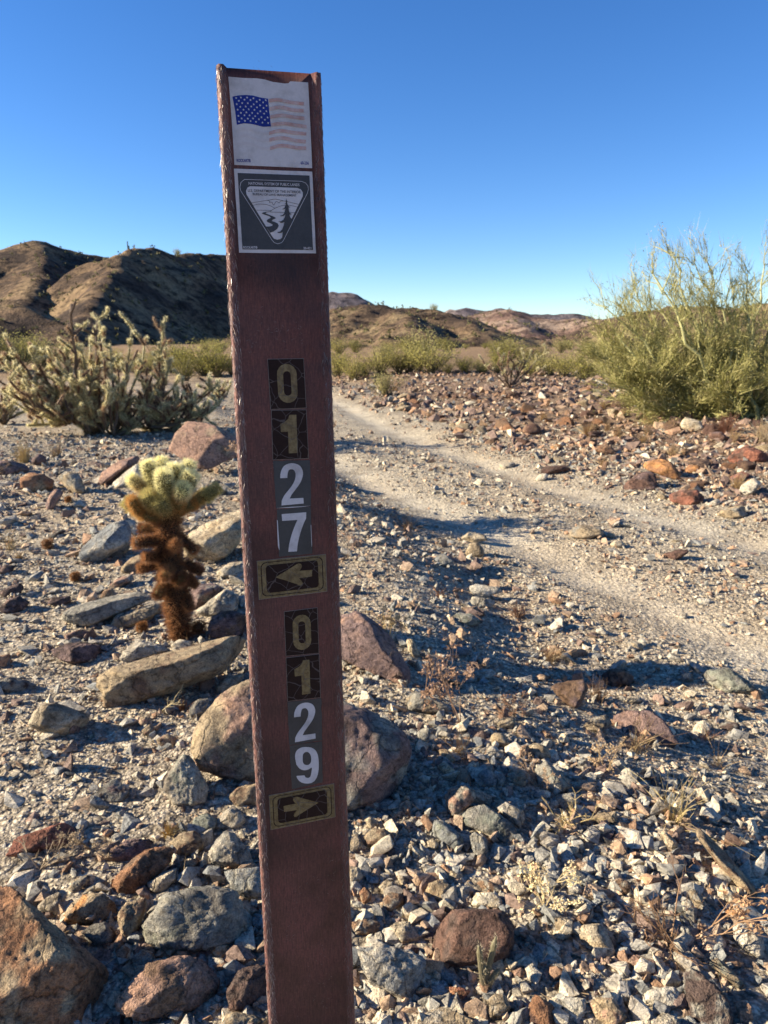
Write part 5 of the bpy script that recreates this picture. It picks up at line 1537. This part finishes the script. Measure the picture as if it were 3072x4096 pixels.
STRAW, RED, GOLD_, BROWN_ = (.50, .38, .20), (.30, .16, .09), (.60, .48, .22), (.25, .15, .085)
tuft(2385, 2800, .12, 60, .45, BROWN_, (.4, .28, .17), 1, 'dark upright grass tuft growing against the brown rock')
tuft(2200, 2640, .13, 70, .45, RED, STRAW, 2, 'reddish grass tuft above the long shadow')
tuft(2545, 3010, .14, 36, .5, BROWN_, STRAW, 3, 'thin grass tuft at the lower edge of the flat purple rock')
tuft(2690, 3285, .15, 60, .6, STRAW, GOLD_, 4, 'bushy straw tuft uphill of the plank-like slab')
tuft(2870, 3065, .11, 22, .55, BROWN_, STRAW, 5, 'sparse grass tuft right of the flat purple rock')
tuft(2830, 2960, .10, 26, .5, RED, BROWN_, 6, 'small reddish grass tuft right of the flat purple rock')
tuft(1848, 3030, .11, 38, .55, STRAW, RED, 7, 'straw tuft at the foot of the tall dry weed')
tuft(2075, 2470, .13, 80, .5, RED, (.38, .24, .14), 8, 'rust-red grass clump by the flat white slab')
tuft(1630, 2125, .16, 60, .5, STRAW, BROWN_, 9, 'straw clump at the top of the shaded bank')
tuft(1900, 2290, .09, 24, .5, RED, STRAW, 10, 'small red grass tuft below the cone-shaped stone')
tuft(1760, 2390, .08, 34, .5, RED, (.4, .22, .1), 11, 'low orange grass tuft in the bank shade')
tuft(41, 2200, .16, 40, .4, STRAW, GOLD_, 12, 'dry grass tuft with an upright tip on the left gravel')
tuft(78, 2240, .06, 60, .6, (.45, .28, .1), STRAW, 13, 'low orange-straw grass tuft on the left gravel')
tuft(98, 1850, .24, 120, .4, STRAW, GOLD_, 14, 'pale straw clump by the flat purple-brown rock', w=.002)
tuft(230, 1830, .2, 60, .45, BROWN_, STRAW, 15, 'brownish straw clump under the staghorn cholla', w=.002)
tuft(678, 3340, .05, 50, .7, (.48, .30, .08), GOLD_, 16, 'little golden tuft among the lower left rocks')
tuft(732, 2842, .06, 50, .7, (.30, .15, .06), RED, 17, 'little rusty tuft in front of the log-like slab')
tuft(905, 2690, .12, 16, .5, STRAW, BROWN_, 18, 'a few dry stalks beside the large rounded boulder')
tuft(2350, 1745, .22, 150, .45, STRAW, (.5, .33, .18), 19, 'wide straw patch across the track below dark stones', w=.003)
tuft(2470, 1760, .2, 120, .45, STRAW, (.5, .33, .18), 20, 'straw patch beside the brown rock across the track', w=.003)
tuft(2690, 1830, .16, 140, .5, (.4, .27, .17), STRAW, 21, 'brownish straw patch behind the bright orange rock', w=.003)
tuft(2905, 1735, .28, 170, .5, (.26, .12, .08), RED, 22, 'reddish dry shrub below the palo verde', w=.003)
tuft(3050, 1770, .3, 90, .5, STRAW, (.55, .45, .32), 23, 'pale straw clump under the palo verde edge', w=.003)
tuft(820, 3700, .05, 12, .6, STRAW, BROWN_, 24, 'few thin stems above the long grey boulder')


rgt = np.random.default_rng(19)
for k in range(16):
    y_ = rgt.uniform(5.5, 13); x_ = float(np.interp(y_, RC[:, 1], RC[:, 0])) + rgt.uniform(1.6, 5)
    pz = float(ground_z(x_, y_))
    q = np.array([x_, y_, pz]) - EYE
    if abs(x_) > y_ * .56: continue
    tuft(CX + F * (q @ RT) / (q @ FW), CY - F * (q @ UP) / (q @ FW), rgt.uniform(.12, .2), 70, .5, STRAW, (.46, .30, .16), 200 + k, 'loose straw tuft among dark stones on the slope beyond the track', 'straw tufts beyond the track', w=.0026)


def weed(px, py, hgt, stems, seed, c, label, spread=.35, heads=True, fan=0., cat='plant', name='dry_weed', w=.0018):
    rg = np.random.default_rng(seed)
    g = hit(px, py)
    tb = TB()
    def grow(p, d, L, r_, dep):
        n_ = 5
        t = np.linspace(0, 1, n_)[:, None]
        e = p + d * L
        P = p + d * L * t + rg.normal(0, .035 * L, (n_, 3)) * t
        tb.tube(P, (r_, r_ * .6), np.array(c) * rg.uniform(.75, 1.2), 4)
        if dep == 0:
            if heads:
                q = P[-1] + rg.normal(0, hgt * .018, (9, 3))
                tb.leaves(q, hgt * .05, hgt * .028, np.array(c) * rg.uniform(1.0, 1.5), rg)
            return
        for k in range(int(rg.integers(3, 5))):
            q = P[int(rg.integers(2, n_))]
            nd = d + rg.normal(0, .5, 3); nd[2] = max(nd[2], .15 * d[2]); nd /= np.linalg.norm(nd)
            grow(q, nd, L * rg.uniform(.4, .7), r_ * .6, dep - 1)
    for _ in range(stems):
        d = np.array([rg.normal(0, spread) + fan, rg.normal(0, spread), 1.]); d /= np.linalg.norm(d)
        grow(np.zeros(3), d, hgt * rg.uniform(.45, .65), w, 2)
    tag(link(name, tb.mesh(name, M_STRAW), None, g), label, cat)


WB = (.27, .17, .11)
weed(1150, 2010, .68, 26, 40, (.22, .15, .10), 'bushy dead shrub hidden behind the marker post, added to shade the track', .4, True, name='dead_shrub', w=.007)  # unseen behind the post, put in to cast the shadow band over the track
weed(1845, 2905, .26, 4, 41, WB, 'tall branching dry weed with seed heads in the bank shade')
weed(1700, 2790, .18, 2, 42, WB, 'dry weed with pale heads right of the dead stump', .25)
weed(1555, 2560, .16, 4, 43, (.36, .26, .13), 'yellowish dry weed behind the purplish slab', .5)
weed(1390, 2235, .2, 2, 44, (.30, .21, .15), 'dry weed standing close behind the post above the bank', .25)
weed(2275, 3305, .13, 7, 45, (.55, .42, .2), 'straw-coloured dead shrub on the gravel', .9, False, name='dead_shrub')
weed(2680, 3775, .17, 9, 46, (.30, .18, .10), 'spreading dry weed with wiry brown stems in the rubble', 1.1, False)
weed(2740, 3770, .25, 2, 47, (.40, .25, .14), 'single long wiry stem arching right over the rubble', .3, True, 1.6)
weed(2178, 3640, .13, 5, 48, (.62, .50, .28), 'pale dead stalk with flaky leaves on the gravel', .5, True)
weed(2060, 2870, .12, 4, 49, (.26, .15, .09), 'low curly brown weed in the long shadow', .9)
weed(2150, 3150, .1, 4, 50, (.38, .26, .16), 'small brown weed by the rough grey rock', .8)
weed(360, 3400, .11, 4, 51, (.32, .24, .15), 'small grey-brown weed behind the brick red rock', .7)
weed(160, 3480, .12, 5, 52, (.34, .26, .17), 'wiry weed lying between the brick red rock and largest boulder', 1.0, False)
weed(640, 2850, .12, 3, 53, (.55, .46, .27), 'pale bent twig left of the large rounded boulder', .6, False, 1.0)
weed(2420, 3080, .1, 5, 54, (.45, .32, .18), 'straw weed below the grey-tan rock by the purple rock', .8)
weed(1575, 2720, .11, 4, 55, (.12, .085, .07), 'dead dark stump leaning on the purplish slab', .3, False, w=.006, name='dead_stump')


# --- background bushes
def bush_mesh(seed, nst, nlf, cA, cB, wdt=1.0, leaf=.05):
    rg = np.random.default_rng(seed)
    st, lf = TB(), TB()
    for _ in range(nst):
        a = rg.uniform(0, 6.28); s_ = rg.uniform(.1, .62) * wdt
        d = np.array([math.cos(a) * s_, math.sin(a) * s_, rg.uniform(.55, 1.)])
        t = np.linspace(0, 1, 5)[:, None]
        P = np.array([rg.normal(0, .05), rg.normal(0, .05), 0]) + d * t + rg.normal(0, .03, (5, 3)) * t
        st.tube(P, (.013, .005), (.12, .10, .06), 4)
        m = nlf // nst
        k = np.sqrt(rg.uniform(.08, 1, m))[:, None]
        Q = P[0] + (P[-1] - P[0]) * k + rg.normal(0, .075, (m, 3)) * (.4 + k)
        u = rg.random((m, 1)) ** 1.3
        C = np.array(cA) * (1 - u) + np.array(cB) * u
        lf.leaves(Q, leaf * rg.uniform(.6, 1.3, m), leaf * .45, C, rg, .3)
    return st.mesh('stems', M_WOOD), lf.mesh('foliage', M_VEG)


BV = [bush_mesh(61, 34, 2600, (.15, .145, .035), (.38, .33, .08)), bush_mesh(62, 40, 2600, (.24, .22, .06), (.50, .43, .14), 1.25), bush_mesh(63, 30, 2200, (.24, .22, .085), (.48, .41, .17), .9), bush_mesh(64, 30, 2000, (.11, .105, .03), (.27, .23, .06), 1.1)]
BL_ = ['dark green creosote bush on the flat', 'yellow-green spreading bush on the flat', 'pale olive bush on the flat', 'olive brown low bush on the flat']
rng = np.random.default_rng(4)
BUSH = [(728, 815, 60, 1, 0), (765, 822, 55, 1.2, 1), (790, 815, 42, 1, 3), (832, 856, 62, 1.3, 2), (820, 812, 60, 1.2, 1), (862, 808, 58, 1.1, 3), (885, 806, 78, 1.2, 1), (905, 802, 92, 1.0, 2), (935, 806, 66, 1.4, 1), (968, 808, 52, 1.3, 3), (1005, 808, 46, 1.3, 0), (1040, 808, 40, 1.4, 1), (1075, 808, 38, 1.2, 3), (1150, 812, 60, 1.2, 1), (1185, 812, 72, 1.3, 2), (1220, 814, 70, 1.2, 1), (1255, 822, 60, 1.2, 0),
        (10, 800, 112, 1.0, 2), (45, 800, 95, 1.2, 1), (95, 795, 82, 1.3, 2), (150, 795, 60, 1.3, 3), (200, 800, 70, 1.2, 1), (255, 805, 75, 1.3, 0), (310, 805, 70, 1.3, 1), (365, 805, 65, 1.2, 3), (405, 812, 70, 1.2, 0), (440, 812, 72, 1.2, 1), (472, 815, 66, 1.3, 0), (500, 810, 60, 1.2, 1), (540, 810, 60, 1.2, 0), (600, 812, 62, 1.2, 1), (660, 812, 64, 1.2, 2),
        (1290, 818, 50, 1.3, 1), (1330, 812, 60, 1.3, 3), (1420, 806, 70, 1.3, 2), (1500, 806, 75, 1.3, 1), (1590, 806, 80, 1.3, 2), (1640, 806, 85, 1.3, 1), (1720, 810, 80, 1.3, 2), (-50, 800, 100, 1.2, 1), (780, 800, 36, 1.2, 2), (1110, 800, 34, 1.3, 2)]
for x, y, hp, wd, v in BUSH:
    g = hit(x * 1.8517, y * 1.8517)
    dist = math.hypot(g[0], g[1])
    hm = hp * 1.8517 / F * dist * rng.uniform(.45, .98)
    g[2] = float(ground_z(g[0], g[1])) - .02
    r0 = empty('creosote_bush' if v in (0, 3) else 'desert_bush', g)
    nm = 'far'
    tag(r0, BL_[v] + (' left of the post under the hills' if x < 560 else ' between the track and the low brown hill' if x < 1130 else ' beside or behind the palo verde'), 'bush', BL_[v] + (' left' if x < 560 else ' middle' if x < 1130 else ' right'))
    for nme, me in zip(('stems', 'foliage'), BV[v]):
        o = link(nme, me, r0)
    r0.scale = (hm * wd, hm * wd, hm)
    r0.rotation_euler = (0, 0, rng.uniform(0, 6.28))

# bushes filling the flat up to the foot of the hills
made = 0
while made < 70:
    dist = rng.uniform(26, 85); az = rng.uniform(R(-36), R(36))
    x, y = dist * math.sin(az), dist * math.cos(az)
    if abs(road_d(x, y)) < 1.6 and dist < 30: continue
    v = int(rng.integers(4)); hm = rng.uniform(.5, 1.25)
    r0 = empty('creosote_bush' if v in (0, 3) else 'desert_bush', (x, y, float(ground_z(x, y)) - .02))
    px = math.tan(az)
    tag(r0, ['dark green creosote', 'yellow-green', 'pale olive', 'olive brown'][v] + ' bush far out on the flat before the hills', 'bush', 'far bushes before the hills, kind %d' % v)
    for nme, me in zip(('stems', 'foliage'), BV[v]): link(nme, me, r0)
    r0.scale = (hm * 1.3, hm * 1.3, hm)
    r0.rotation_euler = (0, 0, rng.uniform(0, 6.28))
    made += 1

# --- palo verde
rng = np.random.default_rng(71)
pg = hit(2930, 1668)
pv = empty('palo_verde', pg)
tag(pv, 'wide palo verde tree with bare green branches and wispy twigs across the track', 'tree')
def pc_(x, y, off=0.): return on_plane(pg, x, y, off)
wood, crown = TB(), TB()
tipsP = [(2690, 965), (2610, 1040), (2540, 1100), (2480, 1170), (2420, 1230), (2420, 1330), (2440, 1440), (2480, 1540), (2570, 1620), (2660, 1640), (2780, 1000), (2850, 1040), (2930, 1090), (2990, 1040), (3060, 1000), (3130, 1050), (3200, 1150), (3260, 1300), (3280, 1450), (3230, 1580), (2740, 1150), (2650, 1250), (2560, 1340), (2800, 1250), (2900, 1200), (3020, 1250), (2700, 1420), (2620, 1500), (2820, 1450), (2900, 1560), (2980, 1620), (2780, 1600), (3080, 1500), (3060, 1620), (2860, 1650), (2500, 1450), (3150, 1380), (2450, 1400), (2540, 1520), (2680, 1560), (2600, 1420), (2760, 1350), (2850, 1380), (2960, 1420), (2520, 1260), (2460, 1330), (2600, 1180), (2680, 1120), (2880, 1130)]
tw_c = np.array([(.21, .20, .065), (.28, .265, .085), (.35, .315, .12), (.42, .37, .17)])


def spray(P, d, L, n_, rg, w=.0105, lf=True):
    """wispy green twigs leaving P"""
    D = d + rg.normal(0, .42, (n_, 3)); D[:, 2] += .25
    D /= np.linalg.norm(D, axis=1)[:, None]
    c = tw_c[rg.integers(0, 4, n_)] * rg.uniform(.8, 1.2, (n_, 1))
    crown.spikes(P + rg.normal(0, .03, (n_, 3)), D, L * rg.uniform(.5, 1.2, n_), w, c, rg)
    if not lf: return
    q = (P + D * (L * rg.uniform(.3, 1.0, n_))[:, None])
    crown.leaves(q, .035, .013, c * 1.05, rg)


for x, y in tipsP:
    low = y > 1350
    B = pg + np.array([rng.normal(0, .25), rng.normal(0, .25), 0])
    T_ = pc_(x, y + (55 if y < 1200 else 0), np.clip(rng.normal(0, .6), -.7, 1.2))
    L = np.linalg.norm(T_ - B)
    n_ = 12
    t = np.linspace(0, 1, n_)[:, None]
    mid = (B + T_) / 2 + np.array([rng.normal(0, .15), rng.normal(0, .2), (-.05 if low else -.22) * L * rng.uniform(.2, 1)])
    P = (1 - t) ** 2 * B + 2 * t * (1 - t) * mid + t ** 2 * T_
    P[1:-1] += rng.normal(0, .02 * L, (n_ - 2, 3)) * .6
    wood.tube(P, (.034 if not low else .022, .008), (.18, .17, .07), 6, (.44, .42, .20))
    dirm = (T_ - B) / L
    for k in range(4, n_):
        for _ in range(2 if low else (2 if k > 7 else 1)):
            d = dirm * .6 + rng.normal(0, .55, 3); d[2] = d[2] * .6 + (.2 if low else .5); d /= np.linalg.norm(d)
            l2 = rng.uniform(.2, .55)
            e = P[k] + d * l2
            S = P[k] + (e - P[k]) * np.linspace(0, 1, 4)[:, None] + rng.normal(0, .02, (4, 3))
            wood.tube(S, (.009, .0035), (.28, .27, .11), 4, (.38, .35, .16))
            for s_ in S[1:]:
                spray(s_, d, .3 if low else .24, 13 if low else 8, rng, .0095 if low else .0065, low or rng.random() < .3)
    spray(P[-1], dirm, .26, 14, rng, .007, False)
for nme, tbx, mt in (('trunk', wood, M_WOOD), ('crown', crown, M_VEG)):
    o = link(nme, tbx.mesh(nme, mt), pv); o.location = -Vector(pg)


# --- things on the far ridges
def ridge_top(px, py, dist):
    return at_dist(px, py, dist)


tb = TB()
for x1, z0, z1_ in ((0, 0, 4.6), (.45, 1.9, 3.1)):
    P = np.array([(0, 0, 0), (0, 0, z1_ * .5), (0, 0, z1_)]) if x1 == 0 else np.array([(0, 0, z0), (x1, 0, z0 + .2), (x1, 0, z1_)])
    tb.tube(P, (.24, .2), (.10, .11, .05), 10)
sp = ridge_top(277, 547, 291)
sgu = empty('saguaro', sp - np.array([0, 0, .6]))
link('stem', tb.mesh('stem', M_VEG), sgu)
tag(sgu, 'lone saguaro standing on the skyline of the left hills', 'cactus')
for x, y, dist, hm, v, lab in ((384, 553, 291, 3.2, 2, 'bush on the skyline right of the saguaro'), (358, 552, 290, 1.8, 0, 'small bush on the skyline nearest the saguaro'), (938, 670, 135, 1.7, 2, 'round bush on the crest of the low brown hill'), (760, 672, 140, 1.0, 1, 'low bush on the left shoulder of the low brown hill')):
    p0 = ridge_top(x, y, dist)
    r0 = empty('ridge_bush', p0 - np.array([0, 0, .5]))
    for nme, me in zip(('stems', 'foliage'), BV[v]): link(nme, me, r0)
    r0.scale = (hm, hm, hm)
    tag(r0, lab, 'bush')
# scattered shrubs over the hillsides, too small and many to tell apart
rng = np.random.default_rng(91)
tb = TB()
for key, cnt, sz in (('hill21', 500, 1.1), ('hill22', 500, 1.1), ('hill24', 320, .6), ('hill26', 260, .9), ('hill25', 260, 1.4), ('hill23', 160, .8)):
    X, Y, Z = HILLS[key]
    ok = np.argwhere(Z > .3)
    pick = ok[rng.integers(0, len(ok), cnt)]
    P = np.stack([X[pick[:, 0], pick[:, 1]], Y[pick[:, 0], pick[:, 1]], Z[pick[:, 0], pick[:, 1]]], -1)
    for _ in range(9):
        Q = P + rng.normal(0, sz * .28, (cnt, 3)); Q[:, 2] += sz * .15
        c = np.array([(.11, .10, .045)]) * rng.uniform(.6, 1.9, (cnt, 1))
        tb.leaves(Q, sz * .7, sz * .5, c, rng, .3)
tag(link('hillside_shrubs', tb.mesh('hillside_shrubs', M_VEG)), 'sparse olive shrubs dotting the brown hillsides', 'shrubs', None, 'stuff')
# dry litter on the near ground
tb = TB()
n_ = 2600
az = rng.uniform(R(-36), R(36), n_); D_ = np.sqrt(rng.uniform(.8, 5.5 ** 2, n_))
x = np.sin(az) * D_; y = np.cos(az) * D_
ok = np.abs(road_d(x, y)) > 1.1
x, y = x[ok], y[ok]
P = np.stack([x, y, ground_z(x, y) + rng.uniform(.004, .016, len(x))], -1)
Dd = rng.normal(size=(len(x), 3)) * np.array([1, 1, .35]); Dd /= np.linalg.norm(Dd, axis=1)[:, None]
c = np.array([.42, .30, .17]) * rng.uniform(.5, 1.3, (len(x), 1))
tb.spikes(P, Dd, rng.uniform(.015, .06, len(x)), .0022, c, rng)
tag(link('plant_litter', tb.mesh('plant_litter', M_STRAW)), 'bits of straw and dead stems scattered over the gravel', 'litter', None, 'stuff')
